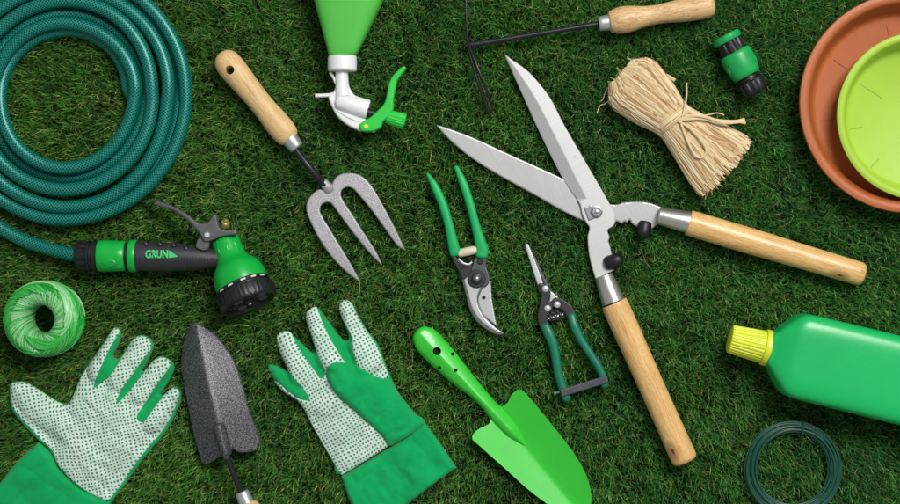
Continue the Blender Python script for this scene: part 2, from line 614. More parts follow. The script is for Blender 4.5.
# ================================================================== 1 garden hose
LO = [(61, 63, 63, 66, 1), (70, 68, 68, 76, 12), (79, 78, 78, 86, 1), (88, 90, 88, 99, 14), (103, 103, 104, 115, 11), (112, 111, 111, 122, -2), (120, 118, 118, 128, 7)]
pth = []
NS = 72
for k in range(7):
    for j in range(NS):
        f = (k * NS + j) / NS
        i0 = int(f); i1 = min(i0 + 1, 6); w = f - i0
        A_, B_ = np.array(LO[i0], float), np.array(LO[i1], float)
        w2 = np.clip((w - .35) / .3, 0, 1); w2 = w2 * w2 * (3 - 2 * w2)     # the change of loop happens off to the left
        Q = A_ * (1 - w2) + B_ * w2
        if k == 6 and w > .5: break
        th = 2 * math.pi * w              # starts at right, goes over the top
        q = (th / (math.pi / 2)) % 4; qi = int(q); qf = q - qi; qf = qf * qf * (3 - 2 * qf)
        R_ = Q[qi] * (1 - qf) + Q[(qi + 1) % 4] * qf
        R_ += 1.6 * math.sin(th * 3 + k * 1.7) * (.5 if k < 5 else .2)
        pth.append((66 + R_ * math.cos(th), 92 - R_ * math.sin(th), Q[4] + 1.2 * math.sin(th * 2 + k * 2.1)))
pth = [tuple(r) for r in spl([(152, 128, -5), (147, 115, -4), (138, 103, -1), (130, 97, 2)], 6)][:-2] + pth[1:-2]
# leaves the coil at the far left and swings back under it to the nozzle
end = pth[-1]
pth += [tuple(r) for r in spl([(end[0] - 1, end[1] + 12, end[2]), (-52, 150, 4), (-40, 190, 4), (-20, 214, 4), (0, 228, 4), (25, 241, 5), (50, 249, 8), (70, 254, 11), (84, 256, 12)], 10)]
hose = single('garden_hose', tube(pth, 6.7, 20), M['hose'], 'coiled teal garden hose with braided mesh pattern', 'hose', 66, 92, zr=6)

# ================================================================== 2 spray nozzle
nz = thing('spray_nozzle', 'green and black hose spray nozzle with grey squeeze trigger', 'spray nozzle', 180, 258)
ZN = 12
col = part('collar_nut', revolve((76, 256, ZN), (98, 256, ZN), [(0, 8), (0.8, 12.5), (3, 14), (11, 14.2), (12, 15.4), (14.5, 15.6), (15, 14.2), (17, 14.2), (17.8, 15.6), (21, 15.8), (22.5, 14)], 72,
           lambda h, a, r: (0.55 * np.sign(np.sin(a * 12)) if 2 < h < 11.5 else 0 * a)), M['blackpl'], nz, 12)
cg = part('connector_body', revolve((98, 256, ZN), (127, 256, ZN), [(0, 13), (.4, 15), (1.5, 15.7), (8, 15.9), (20, 15.4), (26.5, 15.2), (27.6, 14.4), (28, 12.5)], 48), M['grn_noz'], nz, 12)
el = np.array([(112 + 7.5 * math.cos(a), 263.5 + 4.2 * math.sin(a)) for a in np.linspace(0, 2 * math.pi, 28, endpoint=False)])
part('release_button', sheet(el, lambda x, y, d: ZN + np.sqrt(np.clip(15.8 ** 2 - (y - 256) ** 2, 0, None)) + .9 * rnd(d, 1.5) - .3, lambda x, y, d: ZN + 5 + 0 * x, .6), M['grn_noz'], cg, 12)
part('seal_ring', revolve((125, 256, ZN), (130, 256, ZN), [(0, 12), (.2, 13.6), (4.8, 13.6), (5, 12)], 40), M['blackpl'], nz, 12)
part('lock_ring', revolve((129, 256, ZN), (137.5, 256, ZN), [(0, 13), (.6, 15.6), (1.5, 16.2), (6.5, 16.3), (7.6, 15.8), (8.2, 14)], 48), M['grn_noz'], nz, 12)
gp = [(h, r) for h, r in spl([(0, 14.2), (2, 15.0), (20, 14.8), (42, 14.0), (60, 12.4), (74, 10.2), (84, 8.6), (90, 7.5)], 18)]
gr = part('grip', revolve((136.5, 256, ZN), (226, 259, ZN + 1), gp, 72, lambda h, a, r: np.where((np.cos(a) < .05) & (h > 3) & (h < 74), .42 * np.sin(h * 2 * math.pi / 2.8), 0.0)), M['grip'], nz, 12, 70)
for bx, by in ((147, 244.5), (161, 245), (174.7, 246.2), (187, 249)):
    part('notch_bump', revolve((bx, by, ZN + 8.4), (bx + 4.2, by + 1.2, ZN + 12), [(-3.6, 0.4), (-2.6, 2.7), (0, 4.0), (2.6, 2.7), (3.6, .4)], 14, flat=.8), M['hole'] if False else M['blackpl'], gr, 12)  # black raised bumps stand in for the dark recessed notches
# print on the grip
cu = bpy.data.curves.new('print', 'FONT'); cu.body = 'GRUN'; cu.size = 10.6; cu.extrude = .12; cu.offset = .42; cu.space_character = 1.02
to = bpy.data.objects.new('print', cu); COL.objects.link(to)
bpy.context.view_layer.update()
tm = bpy.data.meshes.new_from_object(to.evaluated_get(bpy.context.evaluated_depsgraph_get()))
bpy.data.objects.remove(to)
tv = np.array([v.co[:] for v in tm.vertices]); tf = [tuple(p.vertices) for p in tm.polygons]
tv[:, 0] *= 22.5 / np.ptp(tv[:, 0])
X_ = 148 + tv[:, 0]; Y_ = 257.6 - tv[:, 1]
Z_ = ZN + np.sqrt(np.clip(15.35 ** 2 - (Y_ - 256.2) ** 2, 0, None)) + tv[:, 2]
tvv = np.stack([X_, Y_, Z_], 1)
part('printed_name', (tvv, tf, tvv.copy()), M['logo'], gr, 12, merge=False)
swoosh = cr([(171.6, 250.8), (174, 252), (180.5, 256.6, 1), (175, 257.4), (171.6, 257.4)], 4)
part('printed_swoosh', sheet(swoosh, lambda x, y, d: ZN + 15.0 + 0 * x, lambda x, y, d: ZN + 13.5 + 0 * x, .5), M['logo'], gr, 12)
# head
HA, HB = (225, 242, 9.0), (252, 304, 27.0)
hp = spl([(-3, 9), (-2, 13.2), (0, 14.2), (8, 14.6), (16, 15.0), (22, 17.6), (29, 23.0), (36, 25.8), (44, 26.6), (50, 26.4)], 4)
hd = part('head', revolve(HA, HB, [(h, r) for h, r in hp] + [(50.2, 20)], 56, lambda h, a, r: (.5 * np.sin(a * 22) if -1.9 < h < 3 else 0 * a)), M['grn_noz'], nz, 12)
for da in (-.55, .1, .7):
    R0 = revolve(HA, HB, [(4, .2), (4.5, .9), (14, .9), (14.8, .2)], 8)
    ax = np.array(HB) - np.array(HA); ax /= np.linalg.norm(ax)
    e1 = np.array([ax[1], -ax[0], 0]); e1 /= np.linalg.norm(e1)
    off = e1 * 14.6 * math.sin(da) + np.array([0, 0, 14.4 * math.cos(da)])
    part('rib', (R0[0] + off, R0[1], R0[2]), M['grn_noz'], hd, 12)
dl = part('dial', revolve(HA, HB, [(48.5, 22), (48.6, 27.0), (52.5, 27.6), (53, 26.8), (54, 26.8), (54.4, 28.2), (56, 28.8), (66, 29.2), (68.4, 28.6), (69.4, 27.2), (69.4, 25.4), (68.2, 24.4), (66.2, 24.0), (66.0, 12), (66, 0.2)], 120,
          lambda h, a, r: (.55 * np.sin(a * 40) if 54.6 < h < 67 else 0 * a)), M['blackpl'], nz, 12)
axv = np.array(HB) - np.array(HA); axv /= np.linalg.norm(axv)
Rr = np.array([axv[0], -axv[1], axv[2]]); _, E1, E2 = _basis(Rr); fl = np.array([1, -1, 1])
cf = np.array(HA) + axv * 66


def on_face(u, v, h=0.0): return cf + axv * h + (E1 * fl) * u + (E2 * fl) * v


part('hub', revolve(tuple(on_face(0, 0, -1)), tuple(on_face(0, 0, 3)), [(0, 5), (3, 4.6), (4.2, 3.6), (4.4, .2)], 20), M['blackpl'], dl, 12)
part('hub_screw', revolve(tuple(on_face(0, 0, 3)), tuple(on_face(0, 0, 5)), [(0, 2.4), (1, 2.2), (1.6, 1.2), (1.7, .1)], 14), M['nut'], dl, 12)
for i in range(7):
    an_ = i * 2 * math.pi / 7 + .4
    u, v = 15.5 * math.cos(an_), 15.5 * math.sin(an_)
    part('spray_port', revolve(tuple(on_face(u, v, -.5)), tuple(on_face(u, v, 2)), [(0, 5.2), (1.4, 5.2), (1.9, 4.6), (1.9, 3.2), (.9, 2.6), (.8, .2)], 18), M['gundark'] if i % 2 else M['greypl'], dl, 12)
for i, aa in enumerate((.55, .95, 1.35, 1.85, 2.3)):
    c0 = np.array(HA) + axv * 51 + ((E1 * math.cos(aa) + E2 * math.sin(aa)) * fl) * 27.4
    tg = ((-E1 * math.sin(aa) + E2 * math.cos(aa)) * fl)
    part('dial_mark', tube([c0 - tg * 2.6, c0, c0 + tg * 2.6], [(1.0, .5)] * 3, 6), M['white_mark'], dl, 12)
# trigger
tr_ = cr([(153.3, 203.3), (157.5, 201.3), (173.3, 206.7), (186.7, 214), (196.7, 221.7), (202.5, 223.8), (208.3, 222.5), (212.5, 217.5), (214.2, 214.7, 1), (217, 215, 1), (218.3, 220.8), (220, 227.5), (225, 230), (236.7, 230, 1), (237.5, 234.5, 1), (223.3, 236.5), (210, 241.5), (204, 240.5), (201, 234.5), (193, 225), (183, 216.7), (171.7, 210), (155, 205.3)], 4)
tz = lambda x: 27 - np.clip((195 - x) / 42, 0, 1) ** 1.2 * 9
tg_ = part('trigger', sheet(tr_, lambda x, y, d: tz(x) - 1.5 * (1 - rnd(d, 1.5)), lambda x, y, d: tz(x) - 9 + 0 * d, .8), M['greypl'], nz, 20)
part('trigger_stem', plate(cr([(199.5, 238), (209.5, 238), (208, 250), (197, 248)], 3), 12, 24, 1.0, .8), M['greypl'], nz, 18)
part('pivot_pin', revolve((208, 235.3, 24), (208, 235.3, 30), [(0, 3.1), (3.6, 3.1), (4.6, 2.4), (4.9, .2)], 18), M['rivet'], tg_, 20)
part('flow_screw', revolve((225, 226, 16), (226.5, 221, 20), [(0, 4.4), (3, 4.6), (5, 4.2), (5.4, 2.2), (8, 2.0), (8.4, .2)], 20, lambda h, a, r: .4 * np.sin(a * 10)), M['brass'], nz, 16)

# ================================================================== 3 hand fork
fk = thing('hand_fork', 'grey hammered three-tine hand fork with pale wooden handle', 'garden fork', 300, 170)
d0 = np.array([219.5, 53.0]); d1 = np.array([291, 140.5]); L_ = np.linalg.norm(d1 - d0)
prof = spl([(0, .3), (.8, 4.5), (3, 8.6), (7, 11.8), (13, 13.4), (22, 13.7), (38, 12.7), (56, 11.6), (72, 11.6), (86, 12.6), (98, 12.9), (106, 12.0), (110.5, 10.0), (112.6, 7)], 4)
fh = part('handle', revolve((d0[0], d0[1], 10), (d1[0], d1[1], 9), [(h, max(r, .2)) for h, r in prof], 40, flat=.86), M['wood_fork'], fk, 12)
drill(fh, revolve((231, 71, -15), (231, 71, 40), [(0, 4.4), (60, 4.4)], 28), 12)
# the hanging hole: a recessed dark plug with a rim
part('ferrule', revolve((289.5, 138.5, 9), (298, 149.5, 9), [(0, 9), (.2, 8.6), (5, 8.2), (10.5, 7.6), (12, 7.2), (12.6, 6.4), (12.7, 2)], 32), M['alu'], fk, 10)
sh_p, sh_r = taper([(294, 147.5, 9, 3.3, 3.3), (300, 155.5, 10.5, 3.4, 3.4), (307.5, 165, 12, 3.5, 3.5), (315, 174, 10, 3.5, 3.5), (322, 182, 6, 3.6, 3.4), (328, 188, 4, 4.0, 3.2)])
part('shank', tube(sh_p, sh_r, 18), M['shaft'], fk, 10)
wp, wr = taper([(323.5, 182.5, 4.6, 4.6, 4.2), (328.5, 188.5, 3.6, 5.4, 3.6), (331, 191.5, 2.4, 4.8, 2.4)])
part('weld_collar', tube(wp, wr, 18), M['fork'], fk, 6)
fo = cr([(333, 181), (337.5, 175.8), (344, 173.3), (355, 173.5), (365, 178.5), (375, 191), (385, 209), (396, 230), (405.5, 250.5, 1), (397, 245.5), (385, 229), (370, 208.5), (356, 191.8), (351.5, 188), (347, 187.2), (342.5, 189.5), (341, 193.5), (342.5, 199.5), (352, 214), (364, 233), (375, 250), (383, 266.5, 1), (373, 257), (359.5, 241), (346, 223.5), (333.5, 206.5), (330, 202.8), (325.5, 202.6), (321.5, 205), (320, 210), (322, 216), (332, 232.5), (345, 254), (353, 268), (360.5, 282.5, 1), (348, 273.5), (333, 258.5), (319.5, 239.5), (310, 221), (306, 208.5), (309, 197.5), (318, 189.6), (325, 190), (331, 186)], 4)
fz = lambda x, y: 2.2 + 3.5 * np.sin(np.clip(((x - 325) * .62 + (y - 183) * .78) / 100, 0, 1) * math.pi) - 2.6 * np.clip(((x - 325) * .62 + (y - 183) * .78) / 100, 0, 1)
part('tine_head', sheet(fo, lambda x, y, d: fz(x, y) + 1.2 * rnd(d, 1.4), lambda x, y, d: fz(x, y) - 1.0 - .4 * rnd(d, 1.4), .75), M['fork'], fk, 4)

# ================================================================== 4 trigger spray bottle
sb = thing('spray_bottle', 'green spray bottle with white head and green trigger', 'spray bottle', 342, 20)
ZB = 20


def rrect_loft(secs, n=40, power=4.0):
    """secs: (x, y, z, w, h) rounded-rectangle sections along a path"""
    A = np.array(secs, float)
    return tube(A[:, :3], A[:, 3:5], n, power)


secs = [(342, 57.6, ZB, 9.5, 9), (342, 56.2, ZB, 11.8, 11), (342, 54.8, ZB, 13.4, 12), (342, 53, ZB, 14.6, 12.8)]
for f in np.linspace(.08, 1, 12): secs.append((342 + 5.3 * f * 1.0, 55 - 55 * f - 1, ZB, 14.2 + 20.6 * f, 13 + 8 * f))
x_, y_, z_, w_, h_ = secs[-1]
secs += [(x_ + 1.3, -20, ZB, 41.5, 23), (x_ + 1.6, -30, ZB, 43.5, 23.5), (x_ + 2, -60, ZB, 44, 24), (x_ + 2, -150, ZB, 44, 24), (x_ + 2, -158, ZB, 43, 23), (x_ + 2, -162, ZB, 39, 20)]
part('bottle_body', rrect_loft(secs, 48, 3.6), M['spraygrn'], sb, 26)
cl_ = part('collar', revolve((342, 55.8, ZB), (342, 72, ZB), [(0, 12), (.2, 14.2), (1.5, 14.5), (13.5, 14.6), (15, 13.8), (15.4, 6)], 96, lambda h, a, r: (.3 * np.sin(a * 30) if 2 < h < 13 else 0 * a)), M['whitepl'], sb, 24, 20)
zs = 20
hd_ = cr([(335.8, 69, 1), (347.6, 69, 1), (348, 78), (349, 86), (354, 94.5), (362, 97.8), (370, 100, 1), (367.5, 110), (365.3, 119, 1), (369, 126), (376.5, 129.2, 1), (374, 131.6), (362, 131.2), (351, 127.2), (343, 122), (336.5, 115.6), (332, 107.5), (328.6, 99), (328.8, 95.5), (333, 92.5), (335.4, 86), (335.2, 78)], 4)
shd = part('head_shell', plate(hd_, zs - 9, zs + 5, 2.2, .8), M['whitepl'], sb, 24)
part('neck_tube', tube([(341.8, 68, zs + 2), (341.6, 80, zs + 2), (342, 90, zs + 2.5), (343, 97, zs + 3)], [(5.6, 5.6), (6, 6), (7, 7), (8, 7)], 20), M['whitepl'], sb, 24)
bp, br = taper([(339, 101.5, zs + 2.5, 8.6, 8.6), (352, 105.3, zs + 2.5, 9.2, 9.2), (366, 109.4, zs + 2.5, 9.6, 9.6)])
part('barrel', revolve((335, 100.4, zs + 2.5), (368, 110, zs + 2.5), [(0, 2), (.6, 5), (2.2, 7.6), (5, 8.8), (16, 9.2), (33.5, 9.7), (34.4, 9.3), (34.4, 6.5), (31, 6.2)], 36), M['whitepl'], sb, 24)
part('tab', tube([(315, 95.4, zs), (322, 95.3, zs), (330, 94.8, zs), (334, 93.4, zs)], [(1.9, 2.6)] * 4, 10, 3), M['whitepl'], shd, 24)
part('hook', tube(spl([(329.6, 72.4, zs), (331.5, 74.5, zs), (333.8, 78.5, zs), (336, 84, zs)], 4), [(1.5, 2.6)] * 13, 10, 3), M['whitepl'], shd, 24)
part('rib', tube(spl([(338, 111, zs + 5), (348, 117, zs + 5.5), (360, 122, zs + 5)], 4), [(.8, .8)] * 9, 8), M['whitepl'], shd, 24)
part('piston', revolve((364, 111.5, zs + 2), (380, 116, zs + 2), [(0, 4.6), (12, 4.6), (12.2, 3), (17, 2.8), (17.2, .2)], 24), M['blackpl'], sb, 24)
tgo = cr([(359.5, 124.5), (364, 121), (371.5, 116.5), (379, 109.5), (384, 104), (386.5, 96), (388.3, 86), (391.3, 78), (396.5, 72), (401.5, 67.4), (404.8, 66.6), (405.6, 69.6), (401, 75.5), (397.3, 81), (395.5, 89), (393.6, 100), (393.4, 109), (389, 117), (383.5, 121.5), (380.5, 128), (372, 131.6), (362.5, 131.4), (360, 128.4)], 4)
tg2 = part('trigger', plate(tgo, zs - 7, zs + 9, 1.8, .8), M['triggrn'], sb, 26)
part('pivot_pin', revolve((366, 126.8, zs + 7), (366, 126.8, zs + 12), [(0, 2.4), (2.4, 2.4), (3, 1.8), (3.1, .2)], 16), M['capyel'], tg2, 26)
part('nozzle_cap', revolve((386.5, 116.5, zs + 2), (406, 122, zs + 2), [(0, 4.5), (.4, 6.4), (3, 7.0), (12, 7.3), (18.4, 7.4), (19.2, 6.6), (19.2, 3), (17, 2.4), (17, .2)], 60, lambda h, a, r: (.35 * np.sin(a * 16) if 2 < h < 18.6 else 0 * a)), M['triggrn'], sb, 24)

# ================================================================== 5 hand cultivator
cv = thing('hand_cultivator', 'black hand cultivator with thin bent prongs and turned wooden handle', 'cultivator', 560, 30)
cp = spl([(0, 7), (.5, 9.4), (3, 11.2), (9, 13.0), (17, 13.6), (26, 12.4), (38, 10.2), (50, 9.6), (62, 10.4), (76, 11.8), (90, 12.2), (100, 11.6), (104, 10.4), (106.2, 8), (107, 4), (107.2, .2)], 4)
part('handle', revolve((609, 22.2, 10), (715, 5.0, 11), [(h, max(r, .2)) for h, r in cp], 40), M['wood_cult'], cv, 12)
fr = part('ferrule', revolve((598.8, 23.8, 9.6), (610.5, 22, 9.6), [(0, 3), (.1, 6.8), (.8, 7.4), (4, 7.6), (11, 8.2), (12.5, 8.2)], 32), M['alu'], cv, 12)
part('dimple', revolve((605, 23.4, 15.5), (605, 23.4, 19), [(0, 1.5), (1.6, 1.5), (1.7, .2)], 12), M['gundark'], fr, 12)
part('shaft', tube([(602, 23.4, 9.4), (560, 30.2, 9), (515, 37.6, 8), (471, 44.8, 7)], [2.6, 2.6, 2.7, 2.8], 16), M['shaft'], cv, 10)
part('hub', revolve((474, 44.3, 7), (465.6, 45.7, 7), [(0, 2.6), (1, 3.6), (7, 3.7), (8.4, 2.6), (8.5, .2)], 18), M['shaft'], cv, 10)
for pp in ([(468, 45, 7, 1.5, 1.5), (467, 34, 9, 1.3, 1.3), (466.4, 18, 10, 1.2, 1.2), (466, 0, 9, 1.2, 1.2), (465.6, -22, 6, 1.3, 1.3), (464, -42, 0, 1.2, 1.2), (462, -52, -6, .6, .6)],
           [(468, 46, 7, 1.7, 1.7), (472, 62, 9, 1.8, 1.8), (478, 82, 9, 1.9, 1.9), (485, 101, 5, 1.9, 1.9), (490, 114.5, 0, 1.6, 1.6), (491.6, 119, -3, .7, .7)],
           [(469, 46, 7.5, 1.5, 1.5), (475, 62, 14, 1.4, 1.4), (482, 80, 15, 1.3, 1.3), (488, 95.5, 9, 1.2, 1.2), (492.4, 107, 1, .9, .9), (493.6, 110, -2, .5, .5)]):
    a_, b_ = taper(pp)
    part('prong', tube(a_, b_, 12), M['shaft'], cv, 8)

# ================================================================== 6 hedge shears
hs = thing('hedge_shears', 'open steel hedge shears with two long wooden handles', 'hedge shears', 597, 212)
bB = cr([(435.6, 124.4, 1), (450, 129), (475, 138.5), (507.5, 153.5), (537.5, 167), (563.8, 179.3), (590, 196), (612, 204.6), (624, 202.6), (637.5, 201.6), (650, 203), (662, 207.4, 1), (658, 224, 1), (651, 229), (643, 229), (636, 226), (632, 223.5), (629.5, 219.6), (627.2, 222.6), (624.4, 221.4), (621.5, 223.6), (616, 221.4), (604, 226), (586, 221.8), (562.5, 211), (532.5, 193.8), (500, 176), (472.5, 158.8), (450, 140.4)], 5)


def bB_extra(x, y, d):
    # thins towards the cutting edge on the upper side
    return 0 * x


part('blade', plate(bB, -1.0, 2.0, .7, .9), M['steel2'], hs, 2)
bA = cr([(503.8, 53.6, 1), (512.5, 60.4), (521, 66), (532.5, 76), (550, 98), (563.8, 124.5), (582, 156), (600, 187), (608, 201), (614, 212), (615.6, 219), (613.6, 225.6), (608.6, 229), (607.6, 232), (609.4, 237), (608.2, 241.5), (610, 246.5), (611.4, 253), (613.6, 262), (613.8, 270.5, 1), (595.5, 279, 1), (590.5, 262), (588.4, 249.6), (587.6, 236.7), (589.4, 228), (586, 222.5), (582, 214), (578.8, 202.2), (563.8, 180), (537.5, 127.5), (518, 85)], 5)
ba0, ba1 = np.array([503.8, 53.6]), np.array([549.5, 126.0]); ba2 = np.array([586, 198.5])


def bevelA(x, y, d):
    # facet left of the bevel line falls to the cutting edge
    yb = np.clip(y, 53.6, 200)
    xl = np.where(yb < 126, 503.8 + (yb - 53.6) * (549.5 - 503.8) / 72.4 + 3.0 * np.sin(np.clip((yb - 53.6) / 72.4, 0, 1) * math.pi), 549.5 + (yb - 126) * (586 - 549.5) / 72.5)
    f = np.clip((xl - x) / 13.0, 0, 1) * np.clip((200.5 - y) / 1.2, 0, 1)
    return f


part('blade', sheet(bA, lambda x, y, d: 5.6 - .6 * (1 - rnd(d, .6)) - 3.0 * bevelA(x, y, d), lambda x, y, d: 2.2 + 0 * x, .8), M['steel'], hs, 4, 12)
wsh = cr([(584.5, 206, 1), (598, 203, 1), (601.5, 216.5, 1), (589, 220.5, 1)], 1)
bt = part('pivot_bolt', revolve((596.3, 212, 5.4), (596.3, 212, 12), [(0, 6.2), (.8, 6.2), (1.1, 5.6), (1.1, 4.9), (3.6, 4.9), (4.4, 4.2), (4.4, 2.2), (5.2, 2.0), (5.5, .2)], 24, lambda h, a, r: (.35 * np.cos(a * 6) if 1.1 < h < 4.45 and r > 4 else 0 * a)), M['nut'], hs, 5)
part('washer_plate', plate(np.array([(583.5, 207.5), (592, 204.5), (597, 217.5), (588.5, 221)]), 5.5, 6.3, .3, .7), M['nut'], bt, 5)
part('bumper', revolve((607.5, 263.2, 6), (624, 258.2, 11), [(-2, 3), (-1.5, 6.0), (0, 6.8), (4, 7.3), (10, 7.3), (13.5, 6.2), (15.5, 4.2), (16.4, 2), (16.6, .2)], 28), M['bumper'], hs, 8)
part('bumper', revolve((645.6, 222.6, 6), (642.2, 239, 9), [(-1, 3), (-.6, 5.8), (1, 6.6), (4, 7.0), (11, 7.0), (13.8, 6.0), (15.4, 4), (16.2, 2), (16.4, .2)], 28), M['bumper'], hs, 8)
part('ferrule', revolve((658.2, 215.6, 7), (690, 222.8, 9), [(0, 3), (.1, 7.6), (.9, 8.6), (8, 9.2), (20, 10.3), (31, 11.0), (32.2, 11.0), (32.2, 9)], 36), M['chrome'], hs, 8)
part('ferrule', revolve((603.8, 275.4, 7), (613.4, 302.4, 9), [(0, 3), (.1, 8.0), (.9, 9.0), (8, 9.8), (20, 11.0), (28, 11.6), (28.8, 11.6), (28.8, 9)], 36), M['chrome'], hs, 8)
hpB = spl([(0, 8), (.3, 11.6), (1.6, 12.6), (20, 12.9), (60, 13.1), (100, 12.6), (140, 12.2), (170, 12.0), (178, 11.8), (181.4, 10.6), (183, 8.2), (183.5, 4), (183.6, .2)], 4)
part('handle', revolve((688.6, 222.6, 9), (865.4, 275.4, 10), [(h, max(r, .2)) for h, r in hpB], 40, flat=.9), M['wood_shear'], hs, 10)
hpA = spl([(0, 8), (.3, 12.2), (1.6, 13.3), (20, 13.6), (60, 13.2), (100, 12.8), (140, 13.0), (160, 13.2), (169, 13.2), (172.4, 12.0), (174.2, 9.4), (174.8, 5), (174.9, .2)], 4)
part('handle', revolve((614.2, 303.0, 9), (686, 462.5, 10), [(h, max(r, .2)) for h, r in hpA], 40, flat=.9), M['wood_shear'], hs, 10)

# ================================================================== 7 raffia bundle
rf = thing('raffia_bundle', 'bundle of straw coloured raffia tied round its middle', 'raffia', 675, 123)
A0, A1 = np.array([625.0, 76.5]), np.array([724.5, 166.5])
dv = A1 - A0; RL = np.linalg.norm(dv); dv /= RL; nv = np.array([dv[1], -dv[0]])
sw = np.array([(-.03, 22), (.02, 27), (.1, 29.5), (.3, 25), (.42, 20), (.48, 18), (.54, 19.5), (.7, 25), (.85, 31), (.97, 35), (1.06, 36)])
shh = np.array([(-.03, 9), (.03, 14), (.15, 17), (.35, 15.5), (.48, 14), (.6, 14.5), (.8, 14), (1.0, 11), (1.06, 10)])
hw = lambda s: np.interp(s, sw[:, 0], sw[:, 1]); hh = lambda s: np.interp(s, shh[:, 0], shh[:, 1])
core = []
for s_ in np.linspace(0.0, .97, 30): core.append((*(A0 + dv * RL * s_), 11, hw(s_) * .9, hh(s_) * .86))
core = np.array(core); core[0, 3:] *= .8; core[-1, 3:] *= .9
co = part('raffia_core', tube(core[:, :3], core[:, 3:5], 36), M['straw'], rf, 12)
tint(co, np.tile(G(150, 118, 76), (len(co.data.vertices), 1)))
Vs, Fs, Ls, Cs = [], [], [], []
k = 0
straw_pal = [G(232, 208, 164), G(224, 194, 146), G(242, 222, 182), G(206, 172, 122), G(182, 142, 94), G(236, 214, 172)]
for i in range(950):
    a_ = random.uniform(-.35, math.pi + .35)
    rr = random.uniform(.90, 1.07)
    s0 = random.uniform(-.045, .035) if random.random() < .88 else random.uniform(.1, .4)
    s1 = random.uniform(.90, 1.03) if random.random() < .85 else random.uniform(.6, .9)
    pts = []; tw = random.gauss(0, .38); wob = random.uniform(0, 6.28); wa = random.uniform(.0, .09); wf = random.uniform(6, 14)
    for s_ in np.linspace(s0, s1, 14):
        pin = min(abs(s_ - .48) * 4, 1)
        aa = a_ + tw * (s_ - .48) + wa * pin * math.sin(s_ * wf + wob)
        u, v = math.cos(aa) * rr, math.sin(aa) * (rr if pin > .5 else .96)
        edge = 1.0
        if s_ < .06: edge = 1 - .30 * ((.06 - s_) / .105) ** 2
        p = A0 + dv * RL * (s_ + .035 * (1 - u * u) * (1 if s_ > .7 else 0)) + nv * u * hw(s_) * edge
        pts.append((p[0], p[1], 11 + v * hh(s_) * edge))
    w_ = random.uniform(.45, 1.3)
    v, f, l = tube(pts, [(w_, .32)] * 14, 4)
    Vs.append(v); Ls.append(l); Fs += [tuple(int(q) + k for q in ff) for ff in f]; k += len(v)
    c_ = np.array(random.choice(straw_pal)); c_[:3] *= random.uniform(.85, 1.08)
    Cs.append(np.tile(c_, (len(v), 1)))
# stray whiskers at both ends
for i in range(80):
    left = random.random() < .45
    u = random.uniform(-1, 1)
    s_ = 0.0 if left else 1.0
    p = A0 + dv * RL * s_ + nv * u * hw(s_) * .95
    dr = (-dv if left else dv) * random.uniform(.3, 1) + nv * random.uniform(-.9, .9)
    dr /= np.linalg.norm(dr); ln = random.uniform(4, 13)
    q = nv * random.uniform(-3, 3)
    zz = random.uniform(4, 16)
    pts = [(p[0] - dr[0] * 8, p[1] - dr[1] * 8, zz + 1), (p[0], p[1], zz), (p[0] + dr[0] * ln * .6 + q[0] * .5, p[1] + dr[1] * ln * .6 + q[1] * .5, zz - 3), (p[0] + dr[0] * ln + q[0], p[1] + dr[1] * ln + q[1], zz - 6)]
    v, f, l = tube(spl(pts, 3), random.uniform(.22, .5), 4)
    Vs.append(v); Ls.append(l); Fs += [tuple(int(q_) + k for q_ in ff) for ff in f]; k += len(v)
    Cs.append(np.tile(np.array(random.choice(straw_pal)), (len(v), 1)))
so = part('raffia_strand', (np.concatenate(Vs), Fs, np.concatenate(Ls)), M['straw'], rf, 12, merge=False)
so['kind'] = 'stuff'
tint(so, np.concatenate(Cs))
wrap_c = A0 + dv * RL * .475
for j in range(6):
    o_ = (j - 2.5) * 1.5 + random.uniform(-.4, .4)
    ring = []
    for a_ in np.linspace(0, 2 * math.pi, 40, endpoint=False):
        tl = .9 * math.sin(a_ + j)
        p = wrap_c + dv * (o_ + tl * .8 + math.cos(a_) * 3.2) + nv * math.cos(a_) * 19.2
        ring.append((p[0], p[1], 11 + math.sin(a_) * 15.6))
    v, f, l = tube(ring, [(.9, .5)] * 40, 5, close=True)
    o_ = part('tie_wrap', (v, f, l), M['straw'], rf, 12, merge=False)
    tint(o_, np.tile(np.array(random.choice(straw_pal[:3])), (len(v), 1)))
for pts, w_ in (([(676, 122, 27), (686, 120, 29), (700, 119.5, 27), (718, 122, 25), (733, 122.6, 24), (743, 120.5, 23)], 1.7),
                ([(678, 121, 27), (690, 117, 30), (706, 119, 28), (722, 124, 26), (737, 123, 25), (743.5, 124, 24)], 1.3),
                ([(676, 122, 27), (688, 130, 30), (699, 142, 30), (704, 152, 28), (699, 158.5, 27), (692, 155, 28), (685, 141, 28), (679, 125, 28)], 1.1),
                ([(680, 119, 27), (683, 108, 26), (685.5, 96, 20), (686.5, 83, 12)], .8),
                ([(655, 69, 14), (662, 73, 11), (669, 76, 7), (676, 79.5, 4)], 1.6),
                ([(690, 118, 27), (705, 116, 22), (716, 113.5, 16), (724, 115, 12)], .7),
                ([(612, 98, 8), (606, 103, 4), (601, 105, 1), (598, 112, 0)], .5),
                ([(618, 80, 8), (608, 88, 4), (604, 98, 1), (602, 100, 0)], .4)):
    pp = spl(pts, 6)
    v, f, l = tube(pp, [(w_, .5)] * len(pp), 6)
    o_ = part('tie_end', (v, f, l), M['straw'], rf, 12, merge=False)
    tint(o_, np.tile(np.array(straw_pal[0]), (len(v), 1)))

